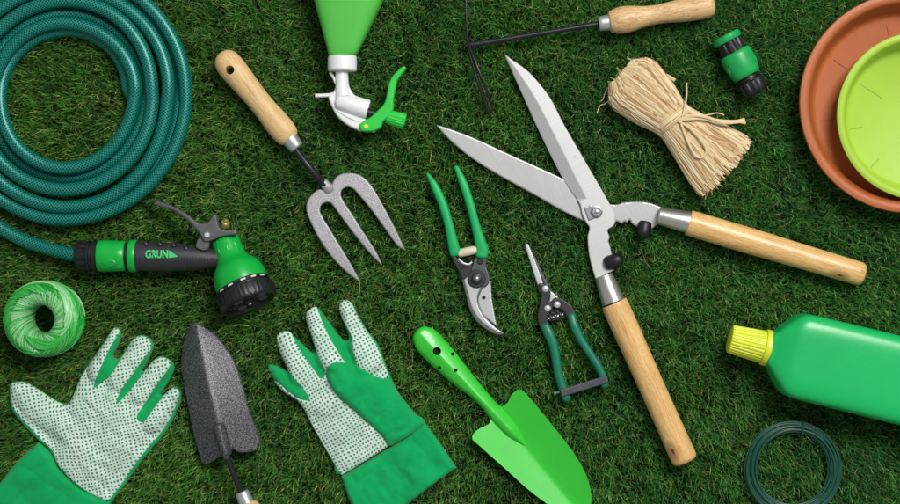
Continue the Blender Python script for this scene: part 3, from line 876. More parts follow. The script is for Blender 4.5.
# ================================================================== 8 hose connector
hc = thing('hose_connector', 'small green and black hose connector lying near terracotta saucer', 'hose connector', 741, 64)
ca, cb = np.array([725.0, 35.6]), np.array([757.5, 95.0])
cd = (cb - ca) / np.linalg.norm(cb - ca)
q = lambda h: (*(ca + cd * h), 13)
part('flange', revolve(q(0), q(10), [(0, 9), (.1, 13.6), (1, 14.6), (5.5, 14.8), (7, 14), (7.2, 10)], 40, lambda h, a, r: .25 * np.sin(a * 14)), M['grn_con'], hc, 13)
part('threaded_collar', revolve(q(6), q(20), [(0, 9), (.2, 11.2), (1, 11.8), (13, 11.9), (15, 11)], 90, lambda h, a, r: (.8 * np.clip(np.sin(a * 11) * 2, -1, 1) if .5 < h < 13.5 else 0 * a)), M['blackpl'], hc, 13)
bd = part('body', revolve(q(19), q(40), [(0, 10), (.4, 14.2), (1.8, 15.6), (6, 16.1), (16, 15.6), (23, 14.6), (26, 13.8), (27.4, 12.4), (27.6, 9)], 44, lambda h, a, r: .5 * np.cos(a * 2)), M['grn_con'], hc, 13)
bx_, by_, _ = q(32)
for sgn in (-1, 1):
    e_ = np.array([cd[1], -cd[0]]) * sgn
    c0 = np.array(q(26)[:2]) + e_ * 14.0; c1 = np.array(q(41)[:2]) + e_ * 13.0
    a_, b_ = taper([(*c0, 15, 1.6, 4), (*((c0 + c1) / 2 + e_ * .8), 15, 2.2, 5), (*c1, 15, 1.4, 4)])
    part('release_button', tube(a_, b_, 14), M['grn_con'], bd, 13)
part('neck', revolve(q(45), q(53), [(0, 8.5), (3, 9.0), (3.2, 10.4), (5, 10.5), (5.2, 9), (9, 9)], 36), M['blackpl'], hc, 13)
part('clamp_nut', revolve(q(51.5), q(66), [(0, 9), (.2, 11.6), (1.5, 13), (9, 12.8), (12.5, 12), (14.5, 10.4), (14.8, 8), (14.0, 7.4), (13.8, .2)], 90, lambda h, a, r: (.7 * np.clip(np.sin(a * 9) * 2, -1, 1) if 1 < h < 13.5 else 0 * a)), M['blackpl'], hc, 13)

# ================================================================== 9, 10 plant saucers


def saucer(name, label, cx, cy, prof, mat, rib_mat, ribs, zr):
    o = thing(name, label, 'plant saucer', cx, cy)
    part('dish', revolve((cx, cy, 0), (cx, cy, 10), [(z, r) for r, z in prof], 160), mat, o, zr)
    for (x0, y0, x1, y1, z) in ribs:
        part('moulded_rib', tube([(x0, y0, z), ((x0 + x1) / 2, (y0 + y1) / 2, z), (x1, y1, z)], [(.55, .5)] * 3, 6), rib_mat, o, zr)
    return o


saucer('terracotta_saucer', 'large round terracotta plastic plant saucer on the grass', 907.5, 103.5,
       [(.3, -4), (84, -4), (91, -2), (98, 10), (103, 21), (107, 22), (109.2, 23.4), (109.8, 25), (109, 26.6), (106, 27.2), (102.6, 27), (100.6, 25.6), (99.4, 23), (96.5, 14), (93, 4), (91, 1), (88, 0), (.3, 0)], M['terra'], M['terra_rib'],
       [(837.8, 57.6, 850, 66.2, .3), (891.3, 22.5, 893.8, 34, .3), (824.5, 119.6, 836, 118.4, .3)], 18)
saucer('lime_saucer', 'lime green plastic plant saucer nested inside the terracotta saucer', 919, 116.5,
       [(.3, .8), (64, .8), (69, 2), (75, 12), (79, 22), (82, 23.4), (83.6, 25), (83.4, 27), (81, 28.2), (78, 28), (76.4, 26.6), (75, 23), (71.5, 10), (69.4, 5.6), (67, 4.2), (.3, 4)], M['lime'], M['lime_rib'],
       [(863.8, 82, 887, 97.5, 4.3), (851, 128.4, 866, 126, 4.3), (873, 168.5, 883, 158, 4.3)], 20)

# ================================================================== 11 secateurs
se = thing('secateurs', 'bypass secateurs with slim bright green handles and a pivot disc', 'secateurs', 475, 262)
a_, b_ = taper([(427.6, 174, 4, 1.6, 2), (435, 187, 5, 4.0, 4.5), (443.2, 205.6, 5, 4.5, 5), (449, 225.5, 5, 4.6, 5), (453, 243, 5, 5.4, 4.6), (455.5, 254, 5, 5.8, 4)])
part('handle', tube(a_, b_, 22, 2.6), M['secgrn'], se, 5)
a_, b_ = taper([(456.2, 167, 4, 2.2, 2.2), (462.6, 182, 5, 4.0, 4.5), (469.4, 201.7, 5, 4.3, 5), (474.6, 221.5, 5, 4.4, 5), (479.6, 240, 5, 5.4, 4.8), (482, 250, 5, 6.6, 4.2), (481.6, 256, 5, 6.0, 4)])
part('handle', tube(a_, b_, 22, 2.6), M['secgrn'], se, 5)
part('spring_sleeve', revolve((458, 253.6, 5), (477, 249.4, 5), [(0, 2.6), (.4, 3.6), (4, 4.2), (10, 4.4), (16, 4.2), (19, 3.4), (19.2, .2)], 24), M['cream'], se, 5)
lo = cr([(450, 252.5), (455, 256), (460.5, 262), (467, 264.5), (472, 266), (471, 272), (466, 279), (462, 278.5), (458, 270), (453, 261)], 4)
part('tang', plate(lo, 1.5, 5.5, .7, .7), M['gundark'], se, 4)
rt = cr([(489.3, 279), (491.5, 296), (494, 312), (497, 326.5, 1), (490, 321), (481, 312), (476, 298), (474, 284)], 4)
part('blade', plate(rt, -1, 2, .6, .7), M['secsteel'], se, 2)
rb = cr([(474.5, 258), (480, 254.5), (486.8, 257), (486, 266), (488.5, 273), (489.6, 281), (485, 287), (474, 287.5), (468, 281), (469, 272), (472.5, 265)], 4)
part('tang', plate(rb, .5, 4.5, .8, .7), M['gun'], se, 4)
hk_o = [(461.5, 278.5, 1), (465.5, 293.6), (469.6, 309.4), (477.5, 322.4), (489.5, 331.4), (499, 335.2), (504.6, 333.4, 1), (495.6, 327.2), (485.8, 317.2), (479.8, 305.6), (478.8, 297.5), (482, 289.5), (484.5, 284), (476, 276), (466, 274)]
part('blade_rim', plate(cr(hk_o, 5), 1.8, 4.6, .6, .6), M['edge'], se, 4)
hk_i = [(463.8, 280, 1), (467.6, 293), (472, 308), (479.5, 319.8), (490, 328.4), (499, 332.4), (502.6, 332.2, 1), (494, 326.6), (484.2, 317.2), (478.2, 305.8), (477.2, 297.2), (480, 289.5), (482, 284), (476, 278), (468, 276)]
part('blade', plate(cr(hk_i, 5), 3.0, 5.6, .7, .6), M['secsteel'], se, 4)
part('blade_hole_shade', revolve((483.8, 297.6, 1.2), (483.8, 297.6, 5), [(0, 1.9), (1.2, 1.9), (1.3, .2)], 14), M['hole'], se, 4)  # dark disc instead of a cut hole, its shade put into colour
pv = part('pivot_disc', revolve((476.6, 278.8, 4), (476.6, 278.8, 10), [(0, 9.2), (2.6, 9.2), (3.4, 8.4), (3.5, 5.8), (2.9, 5.4), (3.0, 5.0), (4.6, 4.8), (5.0, 4.2), (5.0, 2.8), (5.8, 2.6), (6.2, 2.0), (6.2, .2)], 32, lambda h, a, r: (.25 * np.sin(a * 16) if r > 8 else 0 * a)), M['gundark'], se, 5)
part('pivot_nut', revolve((476.6, 278.8, 9), (476.6, 278.8, 13), [(0, 2.8), (1.6, 2.7), (2.2, 2.0), (2.3, .2)], 12), M['nut'], pv, 5)
for x, y in ((461.8, 265.8), (480.2, 261.2)):
    part('screw', revolve((x, y, 4), (x, y, 8), [(0, 3), (1.6, 3), (2.4, 2.3), (2.4, 1.2), (1.6, 1), (1.6, .2)], 18), M['gundark'], se, 5)
part('polished_link', tube(spl([(458.5, 259, 6.2), (463, 263, 6.4), (468.5, 264.4, 6.4), (472, 262, 6.2)], 4), [(1.1, .6)] * 13, 8), M['secsteel'], se, 5)

# ================================================================== 12 needle-nose snips
sn = thing('garden_snips', 'narrow pointed garden snips with dark green handles joined by a grey strap', 'snips', 562, 318)
part('blade', plate(cr([(525, 246, 1), (526.4, 243.6, 1), (528.4, 244.4, 1), (536, 263), (543.4, 285), (541, 292), (537.6, 285)], 5), 1, 3.2, .5, .6), M['secsteel'], sn, 3)
part('blade', plate(cr([(528, 247, 1), (530.2, 247.5, 1), (541.5, 270), (551, 290.5), (558.5, 297.5), (553, 301), (547, 292), (539, 272)], 5), -1, 1.2, .5, .6), M['gun'], sn, 3)
part('tang_face', plate(cr([(550.5, 291, 1), (558.6, 298, 1), (549.4, 302.5, 1)], 1), 1.0, 3.4, .3, .6), M['secsteel'], sn, 3)
rl = cr([(553, 299), (559, 297.4), (566, 301), (572, 306.5), (576.2, 314.5), (575, 318.5), (568, 320.5), (565, 313.5), (560.5, 309), (556, 308.4), (551, 306)], 4)
part('shoulder', plate(rl, .5, 4.5, 1.0, .7), M['gundark'], sn, 4)
ll = cr([(538.2, 284.5), (543.2, 283.6), (548, 289), (550, 294.5), (548.5, 299.5), (552, 303.5), (552, 310), (548, 314), (547, 320), (550.5, 327), (542.5, 331.5), (538.2, 322.5), (537.6, 313), (540, 302.5), (541, 294)], 4)
part('shoulder', plate(ll, 2.2, 6.0, 1.0, .7), M['gundark'], sn, 4)
part('back_plate', plate(cr([(548, 304), (560, 303), (567, 309), (568, 316), (562, 319.5), (549, 321.5), (545, 314)], 4), -2, .2, .5, .8), M['blackpl'], sn, 3)
wv = [(547 + 19 * f, 318.5 - 5.5 * f + 1.6 * math.sin(f * 26), 1.6 + 1.0 * math.cos(f * 26)) for f in np.linspace(0, 1, 60)]
part('spring', tube(wv, .75, 6), M['nut'], sn, 4)
part('spring', tube([(x, y - 4.4, z) for x, y, z in wv], .6, 6), M['gundark'], sn, 4)
for x, y, z in ((545.4, 288.6, 6), (547.6, 308.3, 6), (557.2, 304.5, 4.5)):
    part('rivet', revolve((x, y, z - .3), (x, y, z + 4), [(0, 3.2), (.6, 3.2), (1.3, 2.4), (1.7, 1.2), (1.8, .1)], 18), M['rivet'], sn, 5)
a_, b_ = taper([(544.8, 326, 4, 4.6, 4.2), (548.5, 333, 5, 5.2, 5), (553.4, 345, 5, 4.9, 5), (556.2, 360, 5, 4.6, 5), (559, 376, 5, 4.6, 5), (563.6, 390, 5, 4.8, 5), (566.8, 399, 5, 4.6, 4.6)])
part('handle', tube(a_, b_, 22, 2.4), M['snipgrn'], sn, 5)
a_, b_ = taper([(571.6, 315.5, 3.5, 4.4, 4.2), (574, 325, 5, 4.6, 5), (580.4, 338.5, 5, 4.3, 5), (590, 353.6, 5, 4.2, 5), (598, 366, 5, 4.2, 5), (602.6, 376, 5, 4.3, 5), (605, 385.5, 5, 4.2, 4.4)])
part('handle', tube(a_, b_, 22, 2.4), M['snipgrn'], sn, 5)
stq = np.array([(559.5, 389.5), (606.3, 375.0), (608.6, 382.2), (561.8, 396.8)])
stp = part('strap', plate(cr([(*p, 1) for p in stq], 1), 8.0, 11.5, .8, .7), M['gun'], sn, 8)
part('strap_screw', revolve((559.5, 391.6, 7.5), (552.5, 393.6, 6.5), [(0, 1.4), (4, 1.4), (4.1, 2.4), (5.6, 2.4), (5.8, .2)], 14, lambda h, a, r: .2 * np.sin(a * 7)), M['nut'], stp, 6)

# ================================================================== 13 green hand trowel
gt = thing('green_trowel', 'glossy bright green metal hand trowel with hollow pierced handle', 'trowel', 500, 415)
gh = cr([(413, 341), (413.4, 335), (417.5, 329.4), (424, 326.6), (432.5, 328.8), (438, 333), (444, 339.4), (458, 356), (472, 374), (486, 391), (497, 403.5), (509, 412), (521, 431), (526.5, 447.5, 1), (508, 437), (493, 423), (482, 408.5), (470, 397), (455, 386), (439.5, 373), (427, 361.5), (417, 350.5)], 4)
gax0, gax1 = np.array([420.0, 334.0]), np.array([526.5, 447.5])
gd = (gax1 - gax0) / np.linalg.norm(gax1 - gax0); gn_ = np.array([gd[1], -gd[0]])
GLn = np.linalg.norm(gax1 - gax0)


def gtop(x, y, d):
    s = ((x - gax0[0]) * gd[0] + (y - gax0[1]) * gd[1]) / GLn
    u = (x - gax0[0]) * gn_[0] + (y - gax0[1]) * gn_[1]
    hw_ = np.interp(s, [-.1, .05, .3, .55, .75, .88, 1], [13, 15.5, 13, 10.5, 9.5, 8.5, 2])
    hgt = np.interp(s, [-.1, .0, .1, .6, .85, 1], [5, 9, 11, 11, 9.5, 1.5])
    return -2 + hgt * (.6 * np.sqrt(np.clip(1 - (u / (hw_ * 1.06)) ** 2, 0.02, 1)) + .4 * np.clip(1 - np.sqrt(u * u + .6) / hw_, 0, 1) - .08) * np.clip(.25 + .75 * rnd(np.clip(sdf([gh], x, y)[0], 0, None), 4), 0, 1) + .4


hl = [circ(437, 351, 4.2), circ(452.6, 354.2, 1.9, 12), circ(439.4, 367.6, 1.9, 12), circ(455.8, 370, 1.9, 12)]
gtc = part('handle', sheet([gh] + hl, gtop, lambda x, y, d: np.minimum(gtop(x, y, d) - 1.2, 6), .8), M['grntrowel'], gt, 6, 50)
part('handle_hole_shade', sheet(cr([(422, 340), (432, 336), (452, 354), (472, 380), (462, 384), (440, 366), (424, 352)], 4), lambda x, y, d: 1.0 + 0 * x, lambda x, y, d: -2 + 0 * x, 1.5), M['hole'], gtc, 6)  # added dark sheet below the holes, painting the shade of the hollow handle
gb = cr([(491, 417.5, 1), (502.5, 406.5, 1), (507.6, 402.6), (512.4, 393.4), (519.5, 389), (527.5, 395), (550, 422), (570, 447.5), (582.5, 467.5), (589.4, 485.5), (591, 503), (584, 515), (572, 517), (556, 509.5), (530, 490.5), (505, 468), (480, 445.5), (472, 437), (477.6, 429.4), (489, 424)], 5)
bx0, bx1 = np.array([496.0, 411.0]), np.array([583.0, 516.0])
bdv = (bx1 - bx0) / np.linalg.norm(bx1 - bx0); bnv = np.array([bdv[1], -bdv[0]])


def gbz(x, y):
    u = (x - bx0[0]) * bnv[0] + (y - bx0[1]) * bnv[1]
    s = ((x - bx0[0]) * bdv[0] + (y - bx0[1]) * bdv[1]) / 136
    au = np.sqrt(u * u + 6.0) - 2.45
    return -1.5 + .32 * au + .0012 * u * u + 2.5 * np.clip(s, 0, 1) ** 2 - 1.0 * np.sin(np.clip(s, 0, 1) * 3.14)


part('blade', sheet(gb, lambda x, y, d: gbz(x, y) + .8 + 0 * d, lambda x, y, d: gbz(x, y) - .8, 1.0), M['grntrowel'], gt, 5, 50)

# ================================================================== 14 big bottle
bt_ = thing('plastic_bottle', 'large green plastic bottle with ribbed yellow cap lying on its side', 'bottle', 850, 370)
bo = np.array([769.0, 348.3]); bdir = np.array([.9715, .2370])
bz = 24
secs = [(0, 14, 14), (.5, 16.5, 16.5), (2, 17.5, 17.5), (4.5, 20, 18.5), (9, 26, 21), (15, 32.5, 24), (21, 38.5, 26.4), (26, 41.4, 27.4), (31, 42.6, 27.8), (40, 43, 28), (90, 43.4, 28), (160, 43.6, 28), (250, 43.6, 28), (256, 42.6, 27.4), (260, 40, 25), (261, 34, 20)]
A = spl([(*(bo + bdir * s), bz, w, h) for s, w, h in secs], 3)
bdm = part('bottle_body', tube(A[:, :3], A[:, 3:5], 96, 5.2), M['bottlegrn'], bt_, 30)
q = lambda h: (*(bo + bdir * h), bz)
cpx = part('cap', revolve(q(-41), q(0), [(0, .2), (.1, 11.5), (.8, 13.2), (2.4, 14.0), (20, 15.2), (34.2, 16.4), (34.6, 16.0), (34.8, 17.6), (36.4, 18.2), (40.4, 18.2), (41.2, 17.2), (41.4, 12)], 216,
           lambda h, a, r: (.6 * np.clip(np.sin(a * 28) * 1.8, -1, .5) if 2.2 < h < 33.5 else 0 * a)), M['capyel'], bt_, 24, 30)

# ================================================================== 15 wire coil
wc = []
WR = [36.2, 38.4, 41.0, 43.4, 45.8, 47.2, 44.6, 42.2, 39.6, 37.2, 40.4, 43.0, 46.2, 47.6, 45.0, 41.6, 38.0, 46.8]
WZ = [-1.5, -1.6, -1.5, -1.4, -1.5, -1.0, .6, .5, .6, .5, 2.5, 2.6, 2.4, .8, 2.2, 4.2, 2.4, 3.6]
for i in range(len(WR) - 1):
    for j in range(90):
        f = j / 90; w_ = np.clip((f - .3) / .4, 0, 1); w_ = w_ * w_ * (3 - 2 * w_)
        r_ = WR[i] * (1 - w_) + WR[i + 1] * w_ + .5 * math.sin(f * 6.28 * 2 + i * 1.3)
        z_ = WZ[i] * (1 - w_) + WZ[i + 1] * w_
        th = 2 * math.pi * f + 4.2
        wc.append((793.2 + r_ * math.cos(th), 468.6 - r_ * math.sin(th) * 1.0, z_ + 1.0))
wo = thing('wire_coil', 'coil of thin dark green garden wire below the big bottle', 'wire coil', 793, 468)
part('wire', tube(wc, 1.15, 8), M['wire'], wo, 2)
part('twist_tie', tube(spl([(800.6, 435.6, 0), (801.6, 434, 5.4), (802.4, 428, 7), (802.8, 421.8, 5.4), (803.4, 419.4, 0)], 6), .95, 8), M['wire'], wo, 3)


# ================================================================== 16, 17 gloves
def seg_h(x, y, ax, ay, bx, by, r0, r1, h0, h1):
    dx, dy = bx - ax, by - ay
    t = np.clip(((x - ax) * dx + (y - ay) * dy) / (dx * dx + dy * dy), 0, 1)
    dd = np.hypot(x - ax - t * dx, y - ay - t * dy)
    r = r0 + (r1 - r0) * t; h = h0 + (h1 - h0) * t
    return h * np.sqrt(np.clip(1 - (dd / r) ** 2, 0, 1))


def wrinkle(x, y, amp, seed, stretch=(1, 1), rot=0.0):
    c, s = math.cos(rot), math.sin(rot)
    u = (x * c + y * s) * stretch[0]; v = (-x * s + y * c) * stretch[1]
    return amp * ((vnoise(u / 26, v / 26, seed) - .5) * 1.3 + (vnoise(u / 11, v / 11, seed + 1) - .5) * .6 - .16 * (1 - np.abs(2 * vnoise(u / 30, v / 16, seed + 4) - 1)) ** 4 + (vnoise(u / 5, v / 5, seed + 2) - .5) * .2)


def shrink(loop, a):
    nx = np.roll(loop, -1, 0) - np.roll(loop, 1, 0)
    nn = np.stack([-nx[:, 1], nx[:, 0]], 1); nn /= np.linalg.norm(nn, axis=1)[:, None] + 1e-9
    test = loop + nn * .5
    sg = np.where(pip(loop, test[:, 0], test[:, 1]), 1.0, -1.0)
    return loop + nn * (a * sg)[:, None]


def glove(name, label, cx, cy, fingers, hand, palms, cuff, dotm, wr_rot, seed, overlay=None, inset=.4):
    g = thing(name, label, 'glove', cx, cy, None)

    def Zf(x, y):
        z = np.zeros_like(x) + 3.0
        for f in fingers: z = np.log(np.exp(z * .9) + np.exp(.9 * seg_h(x, y, *f))) / .9
        return z - 1.2 + wrinkle(x, y, 3.2, seed, (1, 1.7), wr_rot)

    def under(x, y):
        u = np.zeros_like(x)
        for pl in palms: u = np.maximum(u, np.clip(sdf([pl], x, y)[0] / 1.6, 0, 1))
        return 2.0 * u

    part('glove_back', sheet(shrink(hand, inset), lambda x, y, d: -2.5 + (Zf(x, y) + 2.0) * rnd(d, 6.5) - under(x, y) * rnd(d, 2), lambda x, y, d: -2.5 - 1.2 * rnd(d, 3), .9), M['cloth'], g, 5, 60)
    for pl in palms:
        hd_d = lambda x, y: np.clip(sdf([hand], x, y)[0], 0, None)
        part('dotted_palm', sheet(pl, lambda x, y, d: -2.5 + (Zf(x, y) + 2.0) * rnd(hd_d(x, y), 6.5) + .9 * rnd(d, 1.4) - .1, lambda x, y, d: -2.5 + (Zf(x, y) + 2.0) * rnd(hd_d(x, y), 6.5) - 1.2, .8), dotm, g, 5, 60)
    cz = lambda x, y: 7.0 + wrinkle(x, y, 5.0, seed + 5, (1, .6), wr_rot)
    part('cuff', sheet(cuff, lambda x, y, d: -3 + (cz(x, y) + 3) * rnd(d, 5) * 1.0, lambda x, y, d: -3.2 - .8 * rnd(d, 3), .9), M['cloth'], g, 5, 60)
    if overlay is not None:
        ol, oz = overlay
        part('thumb', sheet(ol, lambda x, y, d: Zf(x, y) - 1 + (oz(x, y) + 2.2) * rnd(d, 7) + wrinkle(x, y, 1.6, seed + 9, (1.6, .8), wr_rot), lambda x, y, d: Zf(x, y) - 3.0 + 0 * d, .9), M['cloth'], g, 6, 60)
    return g


lh = cr([(8.2, 384), (15, 381.5), (25, 382), (37.5, 389.5), (54, 400), (66, 403.6), (72, 393), (80, 374), (94, 353.5), (106, 336), (113, 327.8), (118.6, 329), (120, 337), (117, 347), (112.5, 356), (117, 358), (125, 348), (132.5, 337.6), (142.5, 335), (151, 340), (152.4, 349), (147, 362), (141.5, 371), (145.5, 369), (151, 361), (160, 356), (171, 361), (173.6, 369), (168, 382), (160, 395), (166, 391.5), (172.5, 386.6), (179, 390), (180.4, 397), (176, 411), (166, 431), (143, 459), (113, 500), (104, 503), (80, 492), (58, 470), (48, 452), (35, 440), (18, 422), (9, 409), (7, 394)], 4)
lw = cr([(9.6, 385), (15, 382.6), (25, 383), (37.5, 390.4), (54, 401), (66, 404.8), (73, 394), (81, 375), (95, 355), (106.5, 337.4), (112.6, 328.2), (118.6, 331), (115.4, 338.5), (108.6, 352), (101.4, 368), (94, 384.8), (96, 387), (101, 383), (111, 375), (122.5, 355), (132.5, 339), (142.5, 336.4), (149.6, 341), (150, 350), (142, 361), (133, 374), (121, 391), (116.6, 402.5), (119.4, 402), (131, 389), (141, 374.8), (150.5, 362.6), (160, 357.4), (169.5, 361.4), (168, 369), (158, 383), (147, 400), (137.4, 415.5), (138.6, 420.6), (144, 421.6), (152, 411), (163, 396), (172, 388), (177.6, 390.6), (178.4, 397), (172.5, 412), (162.5, 430), (140, 457), (110, 498.5), (100, 499), (78, 486), (60, 469), (51, 451), (38, 438), (21, 420), (11.6, 407), (9.4, 394)], 3)
lcuff = cr([(37.5, 442.5, 1), (15, 462.5), (-8, 492), (-34, 526), (0, 552), (44, 566, 1), (84, 536), (112, 501.5, 1), (103, 500.5), (80, 489), (59.5, 470.5), (49, 453)], 4)
lf = [(100, 372, 112, 338, 14, 9, 12, 8), (118, 382, 142, 347, 14, 11, 13, 9), (138, 395, 162, 366, 13, 10.5, 12, 8), (150, 422, 172, 396, 13, 9.5, 11, 7.5),
      (60, 425, 20, 393, 17, 13, 10, 8), (105, 420, 85, 460, 46, 34, 12, 10)]
glove('garden_glove', 'green glove laid palm up with white dotted palm and spread fingers', 90, 430, lf, lh, [lw], lcuff, M['dot_l'], .8, 3)

rh = cr([(265.6, 367.5), (269, 363.2), (277, 364.5), (285, 369), (281, 361), (275.8, 349), (274.2, 337.5), (279, 331.5), (287, 330), (295, 335.5), (306, 346), (313, 351), (308.5, 335), (303.8, 319), (305.8, 310.5), (313.5, 305.8), (320.5, 308.5), (332, 324), (343, 338), (346.5, 337), (341.5, 322), (337.6, 308), (339.6, 301.2), (345.6, 298.6), (353, 302.5), (359, 314), (370, 332), (379.5, 344.5), (391, 374), (403, 398), (414.5, 413.5), (424, 424), (392, 446), (340, 477), (329.5, 460), (312.5, 430), (298, 404), (284, 395), (272.5, 382.5)], 4)
rw1 = cr([(276, 338), (280, 333), (286.5, 331.4), (291, 334), (297, 345), (306, 359), (314, 370), (321, 378.5), (325, 374), (323.5, 366), (316, 349.5), (310, 332), (305.4, 319), (307, 311.4), (313.5, 307.2), (317.4, 308.6), (321.5, 320), (329, 336), (338, 351), (344, 361), (352, 366), (362, 384), (388.5, 446.8, 1), (366, 461), (341.5, 476, 1), (331, 459.5), (314, 430), (299.4, 403), (284, 392.5), (274.6, 383), (276.4, 381.6), (286, 389.4), (298, 398.4), (309.5, 401.4, 1), (306, 392), (295, 379), (286, 366), (279, 351)], 3)
rw2 = cr([(338.8, 308), (340.6, 302.6), (345.6, 300), (351.6, 304), (357, 315), (367.5, 333), (376.5, 346), (389, 377, 1), (377, 382), (362, 376), (357, 366), (353.4, 352), (351.6, 337), (344.6, 324), (341, 316)], 4)
rth = cr([(326.6, 369.5), (330, 364), (336, 361.6), (348, 362.6), (360.4, 367), (375, 376), (389.4, 380.5), (397, 391), (406, 403), (414.5, 413.6), (424, 424), (391.4, 446), (383, 437), (367, 422), (347.7, 404.7), (334, 391), (327.6, 380)], 4)
rcuff = cr([(340.5, 477, 1), (366, 462), (391, 446.4), (408, 436), (424, 422, 1), (441, 445), (456.8, 468.5, 1), (435, 484), (408, 505), (381, 526, 1), (364, 517), (351, 506)], 4)
rf_ = [(300, 376, 287, 344, 13, 10.5, 12, 8.5), (330, 360, 315, 320, 15, 11, 13, 9), (368, 362, 346, 312, 15, 11, 12, 8.5), (300, 396, 275, 373, 11, 9.5, 8, 6.5),
       (340, 400, 365, 445, 36, 34, 9, 8), (335, 390, 380, 420, 40, 36, 9, 9)]
glove('garden_glove', 'green glove with dotted fingers and green thumb folded across its palm', 350, 410, rf_, rh, [rw1, rw2], rcuff, M['dot_r'], -.6, 21,
      (rth, lambda x, y: seg_h(x, y, 336, 375, 395, 420, 22, 34, 6.5, 5)), 1.7)

# ================================================================== 18 black hand trowel
bk = thing('black_trowel', 'dark grey hammered metal hand trowel with short wooden handle', 'trowel', 222, 420)
kb = cr([(193.4, 322.6), (199, 324.4), (206.5, 328.6), (219.6, 340.6), (232.7, 360), (241.4, 382), (250.4, 413.7), (258.6, 436), (260, 443.5), (257, 449.6), (250, 451.4), (240, 451.2), (234.5, 447, 1), (231, 452), (219, 456.4, 1), (206.5, 465, 1), (200.6, 463, 1), (193.4, 438), (186.8, 407), (180.4, 376), (179, 362), (181.4, 343), (186.4, 329)], 5)
kx0, kx1 = np.array([194.5, 323.0]), np.array([227.0, 455.0])
kd = (kx1 - kx0) / np.linalg.norm(kx1 - kx0); kn = np.array([kd[1], -kd[0]])


def kz(x, y):
    u = (x - kx0[0]) * kn[0] + (y - kx0[1]) * kn[1]
    s = ((x - kx0[0]) * kd[0] + (y - kx0[1]) * kd[1]) / 136
    rid = 3 + 19 * np.sin(np.clip(s / .78, 0, 1) * math.pi / 2) ** .85
    sl = np.where(u > 0, .52, .74)
    return rid - sl * (np.sqrt(u * u + 10) - 3.16)


kbl = part('blade', sheet(kb, lambda x, y, d: kz(x, y) + .7 - .5 * (1 - rnd(d, 1)), lambda x, y, d: kz(x, y) - .9, 1.0), M['btrowel'], bk, 10, 50)
ts = cr([(213.8, 427), (217, 422.8), (222.5, 421.4), (226, 424), (229, 434), (232.6, 450), (231, 455), (228, 458.5), (223.6, 457), (220, 447), (216.5, 436)], 4)
part('socket', sheet(ts, lambda x, y, d: kz(x, y) + .4 + 5.2 * rnd(d, 5.5), lambda x, y, d: kz(x, y) - 1 + 0 * d, .7), M['btrowel'], bk, 12, 50)
a_, b_ = taper([(228, 456, 21, 3.6, 3), (231, 464, 20, 2.9, 2.9), (236, 478, 16, 2.9, 2.9), (242.5, 495, 11, 3, 3)])
part('shank', tube(a_, b_, 16), M['shaft'], bk, 12)
part('ferrule', revolve((241.5, 491.5, 11), (249, 509, 11), [(0, 3), (.1, 6.4), (.8, 7), (6, 7.4), (15, 8)], 32), M['alu'], bk, 12)
part('handle', revolve((246.3, 503, 11), (290, 605, 11), [(h, max(r, .2)) for h, r in spl([(0, 7.5), (.4, 8.8), (3, 10.5), (10, 12.6), (22, 12.6), (45, 11), (70, 12), (92, 12.8), (104, 10.5), (109, 6), (110.5, .2)], 4)], 36), M['wood_fork'], bk, 12)

# ================================================================== 19 twine ball
tb = thing('twine_ball', 'round ball of shiny bright green twine with a centre hole', 'twine', 46, 318)
TC = (44.6, 318.8)
RC, RA, RB, TZ = 25.2, 10.9, 20.5, 20.0
TCO, TSI = math.cos(math.radians(8)), math.sin(math.radians(8))     # the ball leans over


def tor(ph, th, k=1.0):
    e = .74
    cc = math.copysign(abs(math.cos(ph)) ** e, math.cos(ph)); ss = math.copysign(abs(math.sin(ph)) ** e, math.sin(ph))
    r = RC + RA * k * cc
    x, y, z = r * math.cos(th), r * math.sin(th), RB * k * ss
    return (TC[0] + x * TCO - z * TSI, TC[1] + y, TZ + x * TSI * .8 + z * TCO)


V = []; F = []
na, nb = 24, 64
for i in range(nb):
    for j in range(na): V.append(tor(2 * math.pi * j / na, 2 * math.pi * i / nb, .98))
for i in range(nb):
    for j in range(na): F.append((i * na + j, i * na + (j + 1) % na, ((i + 1) % nb) * na + (j + 1) % na, ((i + 1) % nb) * na + j))
V = np.array(V)
co = part('twine_core', (V, F, V.copy()), M['twine'], tb, 20)
tint(co, np.tile(G(70, 196, 90), (len(co.data.vertices), 1)))
pale = [G(176, 236, 172), G(196, 240, 190), G(150, 228, 152), G(120, 220, 130)]  # pale tints put the sheen of the twine into the strand colour
vivid = [G(56, 200, 76), G(38, 186, 62), G(84, 212, 98), G(30, 170, 56), G(120, 222, 126)]
Vs, Fs, Ls, Cs = [], [], [], []; k = 0


def wind(n, ph0, ph1, adv, kk, pal, w, arc=(0, 2 * math.pi), m=22):
    global Fs, k
    for i in range(n):
        th0 = arc[0] + (arc[1] - arc[0]) * (i + random.uniform(-.4, .4)) / n
        a0 = ph0 + random.uniform(-.12, .12); a1 = ph1 + random.uniform(-.12, .12)
        kq = kk + random.uniform(0, .02)
        pts = [tor(ph, th0 + adv * (ph - .5), kq + .012 * math.sin(ph * 3 + i)) for ph in np.linspace(a0, a1, m)]
        v, f, l = tube(pts, [(random.uniform(.6, 1.0) * w, .3)] * m, 4)
        Vs.append(v); Ls.append(l); Fs += [tuple(int(q_) + k for q_ in ff) for ff in f]; k += len(v)
        c_ = np.array(random.choice(pal)); c_[:3] *= random.uniform(.88, 1.06)
        Cs.append(np.tile(c_, (len(v), 1)))


